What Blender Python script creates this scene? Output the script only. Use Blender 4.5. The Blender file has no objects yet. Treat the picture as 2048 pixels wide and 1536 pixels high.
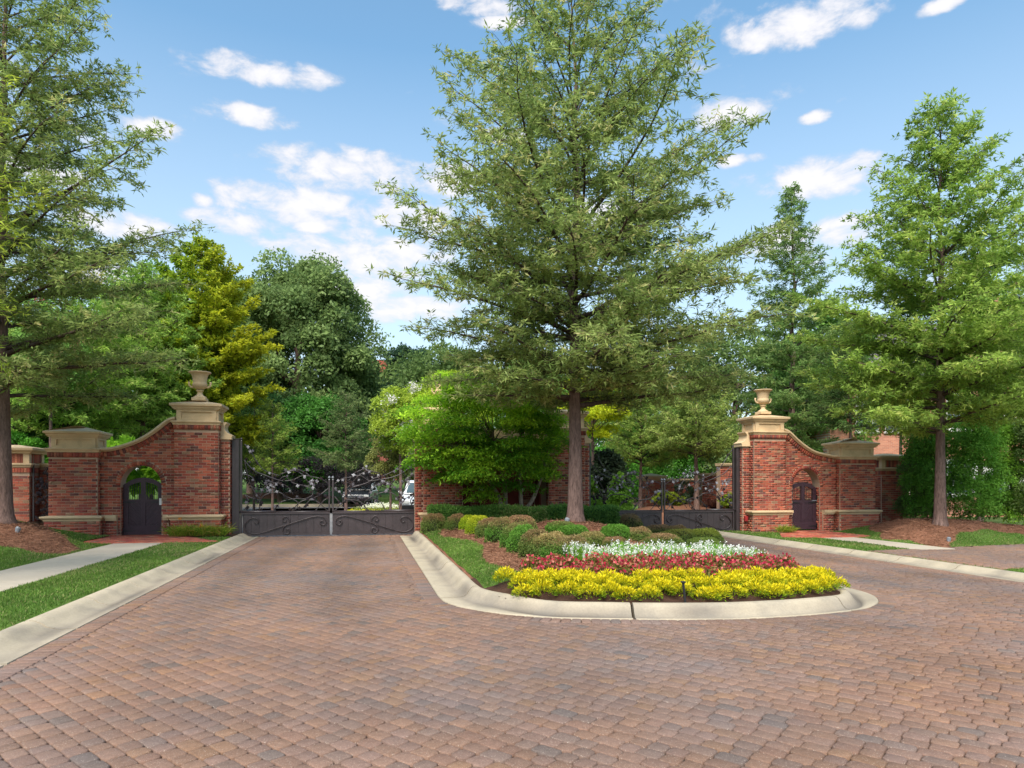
import bpy, bmesh, math, random
import numpy as np
from mathutils import Vector, Matrix

random.seed(7)
rng = np.random.default_rng(7)
SC = bpy.context.scene
COL = SC.collection
PI = math.pi

# ------------------------------------------------------------------ camera, sky, sun
F_PX, CX, HY, EYE = 1400.0, 1024.0, 965.0, 1.6
TH = math.atan(292 / 1400.0)
cT, sT = math.cos(TH), math.sin(TH)

cam = bpy.data.cameras.new('camera')
cam_o = bpy.data.objects.new('camera', cam)
COL.objects.link(cam_o)
cam_o.location = (0, 0, EYE)
cam_o.rotation_euler = (PI / 2, 0, -TH)
cam.sensor_width = 36.0
cam.lens = F_PX / 2048 * 36.0
cam.shift_y = (HY - 768) / 2048.0
cam.clip_end = 3000
SC.camera = cam_o

SUN_EL, SUN_AZ = math.radians(50), math.radians(-155)   # azimuth measured from +Y towards +X
EXPOSURE = 1.38
SKY_STRENGTH = 0.15
w = bpy.data.worlds.new('World')
SC.world = w
w.use_nodes = True
SC.view_settings.view_transform = 'Standard'
SC.view_settings.look = 'None'
SC.view_settings.exposure = EXPOSURE
SC.view_settings.gamma = 1.0
SC.view_settings.use_curve_mapping = False
SC.render.engine = 'CYCLES'
SC.cycles.use_denoising = True
SC.cycles.max_bounces = 7
SC.cycles.transparent_max_bounces = 4


def pdir(px, py):
    t, s = (px - CX) / F_PX, (HY - py) / F_PX
    v = Vector((t * cT + sT, -t * sT + cT, s))
    v.normalize()
    return v


def build_sky():
    nt = w.node_tree
    nt.nodes.clear()
    N, L = nt.nodes, nt.links

    def math_(op, a, b=None, c=None):
        n = N.new('ShaderNodeMath')
        n.operation = op
        for i, q in enumerate((a, b, c)):
            if q is None:
                continue
            if isinstance(q, (int, float)):
                n.inputs[i].default_value = q
            else:
                L.new(q, n.inputs[i])
        return n.outputs[0]
    out = N.new('ShaderNodeOutputWorld')
    bg = N.new('ShaderNodeBackground')
    bg.inputs['Strength'].default_value = SKY_STRENGTH
    L.new(bg.outputs[0], out.inputs[0])
    sky = N.new('ShaderNodeTexSky')
    sky.sky_type = 'NISHITA'
    sky.sun_disc = False
    sky.sun_elevation = SUN_EL
    sky.sun_rotation = SUN_AZ
    sky.air_density = 1.0
    sky.dust_density = 0.6
    sky.ozone_density = 2.2
    tc = N.new('ShaderNodeTexCoord')
    sep = N.new('ShaderNodeSeparateXYZ')
    L.new(tc.outputs['Generated'], sep.inputs[0])
    az = math_('ARCTAN2', sep.outputs[0], sep.outputs[1])
    el = math_('ARCSINE', sep.outputs[2])
    # warp so that cloud edges billow
    cmb = N.new('ShaderNodeCombineXYZ')
    L.new(az, cmb.inputs[0])
    L.new(math_('MULTIPLY', el, 1.9), cmb.inputs[1])
    n1 = N.new('ShaderNodeTexNoise')
    n1.inputs['Scale'].default_value = 19.0
    n1.inputs['Detail'].default_value = 9.0
    n1.inputs['Roughness'].default_value = 0.6
    n1.inputs['Distortion'].default_value = 0.25
    L.new(cmb.outputs[0], n1.inputs['Vector'])
    n2 = N.new('ShaderNodeTexNoise')
    n2.inputs['Scale'].default_value = 3.1
    n2.inputs['Detail'].default_value = 4.0
    L.new(cmb.outputs[0], n2.inputs['Vector'])
    clouds = [(525, 138, 150, 30), (495, 226, 100, 26), (300, 252, 75, 24), (680, 335, 165, 48), (590, 405, 165, 46),
              (470, 437, 95, 26), (625, 452, 50, 15), (735, 505, 200, 60), (690, 570, 160, 45), (1600, 38, 170, 52),
              (1455, 222, 85, 34), (1632, 232, 34, 14), (1640, 350, 175, 44), (1480, 318, 50, 14), (1690, 450, 90, 36),
              (960, 8, 90, 24), (1010, 42, 70, 16), (405, 396, 26, 17), (880, 350, 100, 42), (240, 445, 130, 30),
              (830, 430, 120, 40), (1560, 480, 90, 35), (1010, 270, 60, 18), (250, 560, 180, 30), (1880, 10, 60, 16),
              (800, 610, 160, 30), (70, 330, 130, 30), (1200, 420, 120, 30), (2150, 300, 120, 34), (-150, 200, 140, 40),
              (1300, -160, 200, 50), (300, -220, 220, 50)]
    acc = None
    shade = None
    for cx, cy, hw, hh in clouds:
        d0 = pdir(cx, cy)
        a0, e0 = math.atan2(d0.x, d0.y), math.asin(d0.z)
        d1, d2 = pdir(cx + hw, cy), pdir(cx, cy - hh)
        wa = abs(math.atan2(d1.x, d1.y) - a0)
        we = abs(math.asin(d2.z) - e0)
        u_ = math_('MULTIPLY', math_('SUBTRACT', az, a0), 1 / wa)
        v_ = math_('MULTIPLY', math_('SUBTRACT', el, e0 - we * 0.15), 1 / we)
        r2 = math_('ADD', math_('MULTIPLY', u_, u_), math_('MULTIPLY', v_, v_))
        m = math_('SUBTRACT', 1.0, r2)
        acc = m if acc is None else math_('MAXIMUM', acc, m)
    acc = math_('MAXIMUM', math_('ADD', math_('MULTIPLY', acc, 1.5), 0.6), -1.6)
    gen = math_('MULTIPLY', math_('SUBTRACT', n2.outputs[0], 0.60), 9.0)   # the rest of the sky keeps scattered clouds
    gen = math_('MINIMUM', gen, 0.5)
    acc = math_('MAXIMUM', acc, gen)
    dens = math_('ADD', acc, math_('MULTIPLY', math_('SUBTRACT', n1.outputs[0], 0.5), 6.2))
    mr = N.new('ShaderNodeMapRange')
    mr.interpolation_type = 'SMOOTHERSTEP'
    mr.inputs['From Min'].default_value = 0.0
    mr.inputs['From Max'].default_value = 2.3
    L.new(dens, mr.inputs[0])
    mask = mr.outputs[0]
    # low haze veil
    hz = N.new('ShaderNodeMapRange')
    hz.inputs['From Min'].default_value = 0.55
    hz.inputs['From Max'].default_value = 0.0
    hz.inputs['To Max'].default_value = 0.85
    L.new(el, hz.inputs[0])
    mix0 = N.new('ShaderNodeMixRGB')
    L.new(hz.outputs[0], mix0.inputs[0])
    tint = N.new('ShaderNodeMixRGB')
    tint.blend_type = 'MULTIPLY'
    tint.inputs[0].default_value = 1.0
    tint.inputs[2].default_value = SKY_TINT
    L.new(sky.outputs[0], tint.inputs[1])
    L.new(tint.outputs[0], mix0.inputs[1])
    mix0.inputs[2].default_value = HAZE_COL
    cr = N.new('ShaderNodeMixRGB')
    cr.inputs[1].default_value = CLOUD_DARK
    cr.inputs[2].default_value = CLOUD_LIGHT
    mr2 = N.new('ShaderNodeMapRange')
    mr2.inputs['From Min'].default_value = 0.3
    mr2.inputs['From Max'].default_value = 2.6
    L.new(dens, mr2.inputs[0])
    L.new(mr2.outputs[0], cr.inputs[0])
    mix = N.new('ShaderNodeMixRGB')
    L.new(math_('MULTIPLY', mask, 0.93), mix.inputs[0])
    L.new(mix0.outputs[0], mix.inputs[1])
    L.new(cr.outputs[0], mix.inputs[2])
    L.new(mix.outputs[0], bg.inputs['Color'])


SKY_TINT = (0.62, 0.74, 0.68, 1)
HAZE_COL = (2.15, 2.25, 2.45, 1)
CLOUD_DARK = (1.9, 1.95, 2.2, 1)
CLOUD_LIGHT = (2.75, 2.7, 2.75, 1)
build_sky()

sun = bpy.data.lights.new('sun', 'SUN')
sun.energy = 2.7
sun.angle = math.radians(35)
sun.color = (1.0, 0.94, 0.84)
sun_o = bpy.data.objects.new('sun', sun)
COL.objects.link(sun_o)
sd = Vector((math.sin(SUN_AZ) * math.cos(SUN_EL), math.cos(SUN_AZ) * math.cos(SUN_EL), math.sin(SUN_EL)))
sun_o.rotation_euler = sd.to_track_quat('Z', 'Y').to_euler()
sun_o.location = (0, 0, 40)


# ------------------------------------------------------------------ helpers
def at(px, Y):
    """ground position (x, y) seen at image column px, Y metres ahead of the camera"""
    X = (px - CX) / F_PX * Y
    return (X * cT + Y * sT, -X * sT + Y * cT)


def zat(py, Y):
    return EYE - (py - HY) / F_PX * Y


def GZ(x, y=0.0):
    return -0.016 * np.maximum(0, np.asarray(x, float) - 3)


def tag(o, label=None, cat=None, group=None, kind=None):
    for k, v_ in (('label', label), ('category', cat), ('group', group), ('kind', kind)):
        if v_:
            o[k] = v_
    return o


def wloc(o):
    v_ = Vector((0, 0, 0))
    while o is not None:
        v_ += o.location
        o = o.parent
    return v_


def empty(name, loc, label, cat, group=None, rz=0):
    o = bpy.data.objects.new(name, None)
    o.empty_display_size = 0.2
    COL.objects.link(o)
    o.location = loc
    o.rotation_euler = (0, 0, rz)
    return tag(o, label, cat, group)


def raw_mesh(name, V, F, mat=None, col=None, smooth=False):
    V = np.asarray(V, np.float32).reshape(-1, 3)
    me = bpy.data.meshes.new(name)
    if isinstance(F, np.ndarray) and F.ndim == 2:
        k = F.shape[1]
        n = len(F)
        me.vertices.add(len(V))
        me.vertices.foreach_set('co', V.ravel())
        me.loops.add(n * k)
        me.loops.foreach_set('vertex_index', F.astype(np.int32).ravel())
        me.polygons.add(n)
        me.polygons.foreach_set('loop_start', np.arange(0, n * k, k, dtype=np.int32))
        me.update(calc_edges=True)
    else:
        me.from_pydata([tuple(map(float, q)) for q in V], [], [tuple(int(a) for a in f) for f in F])
        me.update()
    if col is not None:
        col = np.asarray(col, np.float32)
        if col.ndim == 1:
            col = np.tile(col, (len(V), 1))
        if col.shape[1] == 3:
            col = np.hstack([col, np.ones((len(col), 1), np.float32)])
        a = me.color_attributes.new('tone', 'FLOAT_COLOR', 'POINT')
        a.data.foreach_set('color', col.ravel())
    if smooth:
        me.polygons.foreach_set('use_smooth', np.ones(len(me.polygons), bool))
    if mat:
        me.materials.append(mat)
    return me


def link(name, me, parent=None, loc=(0, 0, 0), rz=0, scale=None):
    o = bpy.data.objects.new(name, me)
    COL.objects.link(o)
    o.parent = parent
    o.location = loc
    if rz:
        o.rotation_euler = (0, 0, rz)
    if scale is not None:
        o.scale = scale
    return o


def mk(name, V, F, mat, parent=None, col=None, smooth=False, local=False):
    """mesh given in world coordinates, placed under its parent"""
    V = np.asarray(V, np.float32).reshape(-1, 3)
    if parent is not None and not local:
        V = V - np.array(wloc(parent), np.float32)
    return link(name, raw_mesh(name, V, F, mat, col, smooth), parent)


class MB:
    def __init__(s):
        s.v, s.f, s.c = [], [], []

    def add(s, vs, fs, col=None):
        o = len(s.v)
        s.v += [tuple(map(float, q)) for q in vs]
        s.f += [tuple(i + o for i in f) for f in fs]
        if col is not None:
            s.c += [tuple(col)] * len(vs)

    def box(s, x0, x1, y0, y1, z0, z1, col=None, bev=0.0):
        if bev <= 0:
            vs = [(x, y, z) for z in (z0, z1) for y in (y0, y1) for x in (x0, x1)]
            s.add(vs, [(0, 2, 3, 1), (4, 5, 7, 6), (0, 1, 5, 4), (2, 6, 7, 3), (0, 4, 6, 2), (1, 3, 7, 5)], col)
        else:
            b = bev
            rings = []
            for z, i in ((z0, b), (z0 + b, 0), (z1 - b, 0), (z1, b)):
                rings.append([(x0 + i, y0 + i, z), (x1 - i, y0 + i, z), (x1 - i, y1 - i, z), (x0 + i, y1 - i, z)])
            s.loft(rings, True, True, col)

    def loft(s, rings, cap0=True, cap1=True, col=None, closed=True):
        n = len(rings[0])
        vs = [p for r in rings for p in r]
        fs = []
        for i in range(len(rings) - 1):
            for j in range(n if closed else n - 1):
                k = (j + 1) % n
                fs.append((i * n + j, i * n + k, (i + 1) * n + k, (i + 1) * n + j))
        if cap0:
            fs.append(tuple(reversed(range(n))))
        if cap1:
            fs.append(tuple(range((len(rings) - 1) * n, len(rings) * n)))
        s.add(vs, fs, col)

    def tube(s, pts, r, sides=6, col=None, cap=True):
        pts = [Vector(p) for p in pts]
        n = len(pts)
        if not hasattr(r, '__len__'):
            r = [r] * n
        rings = []
        up = Vector((0.13, 0.31, 0.94)).normalized()
        prev = None
        for i, p in enumerate(pts):
            d = (pts[min(i + 1, n - 1)] - pts[max(i - 1, 0)])
            if d.length < 1e-9:
                d = Vector((0, 0, 1))
            d.normalize()
            a = (up if prev is None else prev)
            a = a - d * a.dot(d)
            if a.length < 1e-3:
                a = Vector((1, 0, 0)) - d * d.x
            a.normalize()
            prev = a
            b = d.cross(a)
            rings.append([p + (a * math.cos(2 * PI * k / sides) + b * math.sin(2 * PI * k / sides)) * r[i] for k in range(sides)])
        s.loft(rings, cap, cap, col)

    def lathe(s, prof, c=(0, 0, 0), sides=20, col=None, flute=0):
        rings = []
        for r, z in prof:
            rr = []
            for k in range(sides):
                a = 2 * PI * k / sides
                q = r
                rr.append((c[0] + q * math.cos(a), c[1] + q * math.sin(a), c[2] + z))
            rings.append(rr)
        s.loft(rings, True, True, col)

    def prism(s, poly, y0, y1, col=None):
        """polygon in (x, z) extruded along y"""
        n = len(poly)
        vs = [(x, y0, z) for x, z in poly] + [(x, y1, z) for x, z in poly]
        fs = [tuple(range(n)), tuple(reversed(range(n, 2 * n)))]
        for i in range(n):
            j = (i + 1) % n
            fs.append((i, i + n, j + n, j))
        s.add(vs, fs, col)

    def build(s, name, mat, parent=None, smooth=False, local=False):
        return mk(name, np.array(s.v), s.f, mat, parent, np.array(s.c) if s.c and len(s.c) == len(s.v) else None, smooth, local)

    def mesh(s, name, mat, smooth=False):
        return raw_mesh(name, np.array(s.v), s.f, mat, np.array(s.c) if s.c and len(s.c) == len(s.v) else None, smooth)


def grid_join(boxes_v, nper, faces):
    """many equal pieces: boxes_v (n, nper, 3); faces (m, k) for one piece -> V, F"""
    n = len(boxes_v)
    off = (np.arange(n) * nper)[:, None, None]
    F = (faces[None] + off).reshape(-1, faces.shape[1])
    return boxes_v.reshape(-1, 3), F


# ------------------------------------------------------------------ materials
def new_mat(name):
    m = bpy.data.materials.new(name)
    m.use_nodes = True
    nt = m.node_tree
    nt.nodes.clear()
    return m, nt, nt.nodes, nt.links


def surf(name, col=(0.5, 0.5, 0.5), rough=0.8, attr=False, noise=((6, 0.25), (60, 0.2)), bump=0.0, bscale=80, spec=0.3,
         metal=0.0, stain=None, flecks=None, transl=0.0, coat=0.0, gain=1.0, stretch=None):
    m, nt, N, L = new_mat(name)
    out = N.new('ShaderNodeOutputMaterial')
    b = N.new('ShaderNodeBsdfPrincipled')
    b.inputs['Roughness'].default_value = rough
    b.inputs['Specular IOR Level'].default_value = spec
    b.inputs['Metallic'].default_value = metal
    b.inputs['Coat Weight'].default_value = coat
    geo = N.new('ShaderNodeNewGeometry')
    pos = geo.outputs['Position']
    if stretch:
        mp_ = N.new('ShaderNodeMapping')
        mp_.inputs['Scale'].default_value = stretch
        L.new(pos, mp_.inputs[0])
        pos = mp_.outputs[0]
    if attr:
        a = N.new('ShaderNodeAttribute')
        a.attribute_name = 'tone'
        c = a.outputs['Color']
    else:
        rgb = N.new('ShaderNodeRGB')
        rgb.outputs[0].default_value = (*col, 1)
        c = rgb.outputs[0]
    first = True
    for sc, amt in noise:
        n = N.new('ShaderNodeTexNoise')
        n.inputs['Scale'].default_value = sc
        n.inputs['Detail'].default_value = 4
        L.new(pos, n.inputs['Vector'])
        mr = N.new('ShaderNodeMapRange')
        mr.inputs['From Min'].default_value = 0.25
        mr.inputs['From Max'].default_value = 0.75
        mr.inputs['To Min'].default_value = (1 - amt) * (gain if first else 1)
        mr.inputs['To Max'].default_value = (1 + amt) * (gain if first else 1)
        first = False
        L.new(n.outputs[0], mr.inputs[0])
        mx = N.new('ShaderNodeMixRGB')
        mx.blend_type = 'MULTIPLY'
        mx.inputs[0].default_value = 1
        L.new(c, mx.inputs[1])
        L.new(mr.outputs[0], mx.inputs[2])
        c = mx.outputs[0]
    if stain:
        scol, ssc, lo, hi, amt = stain
        n = N.new('ShaderNodeTexNoise')
        n.inputs['Scale'].default_value = ssc
        n.inputs['Detail'].default_value = 6
        n.inputs['Roughness'].default_value = 0.6
        L.new(pos, n.inputs['Vector'])
        mr = N.new('ShaderNodeMapRange')
        mr.inputs['From Min'].default_value = lo
        mr.inputs['From Max'].default_value = hi
        mr.inputs['To Max'].default_value = amt
        L.new(n.outputs[0], mr.inputs[0])
        mx = N.new('ShaderNodeMixRGB')
        L.new(mr.outputs[0], mx.inputs[0])
        L.new(c, mx.inputs[1])
        mx.inputs[2].default_value = (*scol, 1)
        c = mx.outputs[0]
    if flecks:
        fcol, fsc, thr, amt = flecks
        n = N.new('ShaderNodeTexNoise')
        n.inputs['Scale'].default_value = fsc
        n.inputs['Detail'].default_value = 1
        L.new(pos, n.inputs['Vector'])
        mr = N.new('ShaderNodeMapRange')
        mr.inputs['From Min'].default_value = thr
        mr.inputs['From Max'].default_value = thr + 0.06
        mr.inputs['To Max'].default_value = amt
        L.new(n.outputs[0], mr.inputs[0])
        mx = N.new('ShaderNodeMixRGB')
        L.new(mr.outputs[0], mx.inputs[0])
        L.new(c, mx.inputs[1])
        mx.inputs[2].default_value = (*fcol, 1)
        c = mx.outputs[0]
    L.new(c, b.inputs['Base Color'])
    if bump > 0:
        n = N.new('ShaderNodeTexNoise')
        n.inputs['Scale'].default_value = bscale
        n.inputs['Detail'].default_value = 5
        L.new(pos, n.inputs['Vector'])
        bp = N.new('ShaderNodeBump')
        bp.inputs['Strength'].default_value = bump
        bp.inputs['Distance'].default_value = 0.01
        L.new(n.outputs[0], bp.inputs['Height'])
        L.new(bp.outputs[0], b.inputs['Normal'])
    res = b.outputs[0]
    if transl > 0:
        tr = N.new('ShaderNodeBsdfTranslucent')
        L.new(c, tr.inputs['Color'])
        ms = N.new('ShaderNodeMixShader')
        ms.inputs[0].default_value = transl
        L.new(res, ms.inputs[1])
        L.new(tr.outputs[0], ms.inputs[2])
        res = ms.outputs[0]
    L.new(res, out.inputs[0])
    return m


M = {}
M['paver'] = surf('paver_concrete', attr=True, rough=0.88, noise=((0.45, 0.16), (25, 0.14), (110, 0.26)), bump=0.5, bscale=260,
                  stain=((0.15, 0.14, 0.15), 0.55, 0.50, 0.74, 0.42), flecks=((0.58, 0.50, 0.42), 130, 0.66, 0.5), spec=0.2)
M['joint'] = surf('joint_sand', (0.05, 0.035, 0.028), 1.0, noise=((40, 0.3),))
M['kerb'] = surf('kerb_concrete_worn', attr=True, rough=0.9, noise=((2.2, 0.12), (40, 0.10), (200, 0.08)), bump=0.3, bscale=200,
                 stain=((0.13, 0.12, 0.11), 1.6, 0.50, 0.74, 0.45), spec=0.2)
M['concrete'] = surf('kerb_concrete', (0.40, 0.335, 0.245), 0.9, noise=((1.3, 0.14), (40, 0.10), (200, 0.08)), bump=0.3, bscale=200,
                     stain=((0.12, 0.11, 0.10), 1.3, 0.50, 0.72, 0.62), spec=0.2)
M['walk'] = surf('sidewalk_concrete', (0.40, 0.34, 0.27), 0.9, noise=((1.0, 0.12), (60, 0.08), (250, 0.07)), bump=0.2, bscale=250,
                 stain=((0.2, 0.19, 0.17), 0.8, 0.52, 0.8, 0.35), spec=0.2)
M['brick'] = surf('brick_clay', attr=True, rough=0.9, noise=((1.2, 0.20), (45, 0.22), (160, 0.12)), bump=0.5, bscale=140, spec=0.2,
                  stain=((0.13, 0.075, 0.065), 1.4, 0.54, 0.80, 0.4))
M['mortar'] = surf('mortar', (0.41, 0.275, 0.195), 0.95, noise=((3, 0.15), (70, 0.2)), bump=0.4, bscale=120, spec=0.15)
M['cast'] = surf('cast_stone', (0.60, 0.43, 0.255), 0.85, noise=((3, 0.10), (60, 0.08)), bump=0.25, bscale=160,
                 stain=((0.26, 0.19, 0.13), 2.5, 0.52, 0.80, 0.55), spec=0.2)
M['iron'] = surf('dark_iron_paint', (0.044, 0.032, 0.034), 0.40, noise=((4, 0.25), (50, 0.15)), bump=0.15, bscale=60, spec=0.5)
M['iron_leaf'] = surf('worn_iron', attr=True, rough=0.7, noise=((20, 0.3),), spec=0.1)
M['wood_gate'] = surf('dark_plum_paint', (0.045, 0.020, 0.028), 0.5, noise=((8, 0.2), (90, 0.15)), bump=0.15, bscale=90, spec=0.4)
M['black'] = surf('black_metal', (0.015, 0.015, 0.016), 0.5, noise=((10, 0.2),), spec=0.4)
M['white'] = surf('white_plastic', (0.75, 0.74, 0.72), 0.4, noise=((20, 0.05),))
M['grey'] = surf('grey_metal', (0.17, 0.18, 0.20), 0.45, noise=((20, 0.15),), spec=0.5)
M['redbox'] = surf('red_paint', (0.35, 0.03, 0.03), 0.5, noise=((10, 0.1),))
M['bark'] = surf('oak_bark', attr=True, rough=0.95, noise=((4, 0.25), (26, 0.45), (70, 0.35)), bump=1.0, bscale=34, spec=0.1, stretch=(1, 1, 0.22),
                 stain=((0.07, 0.045, 0.04), 3.0, 0.52, 0.72, 0.5))
M['leaf'] = surf('leaf', attr=True, rough=0.5, noise=((0.7, 0.16),), spec=0.16, transl=0.5, gain=1.55)
M['petal'] = surf('petal', attr=True, rough=0.6, noise=((8, 0.08),), spec=0.2, transl=0.35)
M['straw'] = surf('pine_straw', (0.20, 0.092, 0.056), 1.0, noise=((1.5, 0.2), (30, 0.35), (120, 0.3)), bump=1.0, bscale=60, spec=0.1)
M['needle'] = surf('pine_needles', attr=True, rough=0.8, noise=((1.2, 0.2),), spec=0.2)
M['mulch'] = surf('dark_mulch', (0.06, 0.032, 0.022), 1.0, noise=((5, 0.3), (60, 0.4)), bump=1.0, bscale=50, spec=0.1)
M['turf'] = surf('turf_soil', (0.075, 0.13, 0.025), 1.0, noise=((0.9, 0.3), (14, 0.35), (90, 0.3)), bump=1.0, bscale=70, spec=0.1)
M['blade'] = surf('grass_blade', attr=True, rough=0.6, noise=((0.8, 0.25), (4, 0.15)), spec=0.2, transl=0.3)
M['asphalt'] = surf('road_asphalt', (0.20, 0.19, 0.19), 0.95, noise=((0.6, 0.15), (50, 0.15)), spec=0.2)
M['roof'] = surf('roof_shingle', attr=True, rough=0.95, noise=((3, 0.2), (40, 0.2)), spec=0.15)
M['trim'] = surf('white_trim', (0.62, 0.60, 0.55), 0.6, noise=((5, 0.06),))
M['glass'] = surf('window_glass', (0.06, 0.09, 0.10), 0.08, noise=((2, 0.2),), spec=0.8)
M['shutter'] = surf('shutter_paint', (0.16, 0.035, 0.03), 0.6, noise=((8, 0.1),))
M['carwhite'] = surf('car_paint_white', (0.72, 0.73, 0.75), 0.3, noise=((3, 0.03),), coat=0.6, spec=0.5)
M['cardark'] = surf('car_paint_dark', (0.03, 0.035, 0.045), 0.3, noise=((3, 0.03),), coat=0.6, spec=0.5)
M['tyre'] = surf('tyre_rubber', (0.02, 0.02, 0.02), 0.9, noise=((30, 0.2),))
M['redlamp'] = surf('lamp_red', (0.5, 0.03, 0.02), 0.2, noise=((5, 0.1),), spec=0.6)
M['ground'] = surf('field_ground', (0.07, 0.11, 0.03), 1.0, noise=((0.15, 0.25), (3, 0.3)), spec=0.1)
M['redwall'] = surf('red_painted_panel', (0.16, 0.028, 0.018), 0.8, noise=((4, 0.2),))


# ------------------------------------------------------------------ base ground
def sheet(name, x0, x1, y0, y1, nx, ny, zf, mat, kind='structure', mask=None, parent=None):
    xs, ys = np.linspace(x0, x1, nx + 1), np.linspace(y0, y1, ny + 1)
    X, Y = np.meshgrid(xs, ys)
    Z = zf(X, Y)
    V = np.stack([X, Y, Z], -1).reshape(-1, 3)
    i = np.arange(nx * ny)
    r, c = i // nx, i % nx
    a = r * (nx + 1) + c
    Fc = np.stack([a, a + 1, a + nx + 2, a + nx + 1], -1)
    if mask is not None:
        mx, my = (X[:-1, :-1] + X[1:, 1:]) / 2, (Y[:-1, :-1] + Y[1:, 1:]) / 2
        Fc = Fc[mask(mx, my).ravel()]
        used, inv = np.unique(Fc, return_inverse=True)
        V, Fc = V[used], inv.reshape(-1, 4)
    o = mk(name, V, Fc, mat, parent, smooth=True)
    o['kind'] = kind
    return o


def far_z(X, Y):
    d = X * sT + Y * cT
    rise = np.clip((d - 44) * 0.03, 0, 2.6)
    return -0.30 + rise * np.clip((d - 40) / 6, 0, 1)


sheet('ground', -900, 900, -200, 1500, 180, 170, lambda X, Y: far_z(X, Y), M['ground'])

# ------------------------------------------------------------------ island outline
half = [(1.0, 21.15), (1.0, 18), (1.0, 15), (1.0, 12), (1.0, 10.6), (1.0, 9.9), (1.04, 9.4), (1.22, 8.9), (1.58, 8.42), (2.15, 8.02), (2.7, 7.83), (3.3, 7.69), (4.24, 7.6)]


def catmull(P, n=10):
    P = [np.array(p, float) for p in P]
    P = [2 * P[0] - P[1]] + P + [2 * P[-1] - P[-2]]
    out = []
    for i in range(1, len(P) - 2):
        p0, p1, p2, p3 = P[i - 1:i + 3]
        for k in range(n):
            t = k / n
            out.append(0.5 * ((2 * p1) + (-p0 + p2) * t + (2 * p0 - 5 * p1 + 4 * p2 - p3) * t * t + (-p0 + 3 * p1 - 3 * p2 + p3) * t ** 3))
    out.append(P[-2])
    return np.array(out)


lin = half[:6]
crv = catmull(half[5:] + [(8.48 - x, y) for x, y in reversed(half[5:-1])], 10)
ISL = np.vstack([np.array(lin[:-1]), crv, np.array([(8.48 - x, y) for x, y in reversed(lin[:-1])])])
ISL[:, 0] = np.clip(ISL[:, 0], 1.0, 7.48)


def resample(P, step):
    d = np.r_[0, np.cumsum(np.linalg.norm(np.diff(P, axis=0), axis=1))]
    n = max(2, int(round(d[-1] / step)) + 1)
    s = np.linspace(0, d[-1], n)
    return np.stack([np.interp(s, d, P[:, 0]), np.interp(s, d, P[:, 1])], -1), d[-1]


def normals2(P):
    T = np.gradient(P, axis=0)
    T /= np.linalg.norm(T, axis=1)[:, None] + 1e-9
    return np.stack([-T[:, 1], T[:, 0]], -1), T      # left of travel = towards the island's middle


def seg_dist(px, py, P):
    """distance to a polyline"""
    best = np.full(px.shape, 1e9)
    for a, b in zip(P[:-1], P[1:]):
        d = b - a
        L2 = d @ d + 1e-12
        t = np.clip(((px - a[0]) * d[0] + (py - a[1]) * d[1]) / L2, 0, 1)
        best = np.minimum(best, np.hypot(px - a[0] - t * d[0], py - a[1] - t * d[1]))
    return best


def inside(px, py, P):
    c = np.zeros(px.shape, bool)
    n = len(P)
    for i in range(n):
        a, b = P[i], P[(i + 1) % n]
        cond = ((a[1] > py) != (b[1] > py)) & (px < (b[0] - a[0]) * (py - a[1]) / (b[1] - a[1] + 1e-12) + a[0])
        c ^= cond
    return c


ISL_S, _ = resample(ISL, 0.12)


def isl_d(x, y):
    """signed distance inside the island (positive inside)"""
    x, y = np.asarray(x, float), np.asarray(y, float)
    d = seg_dist(x, y, ISL_S)
    return np.where(inside(x, y, ISL), d, -d)


TREE = (4.77, 15.65)


def pan_k(x, y):
    """1 where the gutter pan of the island narrows along the front"""
    x, y = np.asarray(x, float), np.asarray(y, float)
    k = np.clip((2.95 - np.abs(x - 4.24)) / 0.9, 0, 1)
    return k * k * (3 - 2 * k) * (y < 10.5)


def isl_z(x, y):
    x, y = np.asarray(x, float), np.asarray(y, float)
    d = isl_d(x, y)
    base = 0.115 + 0.27 * (1 - np.exp(-np.maximum(d - 0.50, 0) / 0.9))
    r = np.hypot((x - TREE[0]) / 1.25, (y - TREE[1]) / 1.5)
    bump = 0.36 * np.exp(-(r / 1.15) ** 2)
    wob = 0.015 * np.sin(x * 5.1 + 1.3 * np.sin(y * 3)) * np.cos(y * 4.3)
    return base + bump + wob + GZ(x)


# ------------------------------------------------------------------ pavers
road = sheet('road', -3.4, 12.4, -4, 22.4, 40, 40, lambda X, Y: -0.022 + GZ(X), M['joint'])
PAL = np.array([(0.280, 0.170, 0.122), (0.292, 0.172, 0.115), (0.258, 0.164, 0.128), (0.312, 0.178, 0.104), (0.240, 0.164, 0.130),
                (0.165, 0.135, 0.120), (0.270, 0.156, 0.110), (0.212, 0.152, 0.126)])
PAL = PAL.mean(0) + (PAL - PAL.mean(0)) * 0.72
PW = np.array([0.24, 0.19, 0.17, 0.09, 0.12, 0.035, 0.11, 0.045])
PW = PW / PW.sum()


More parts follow.
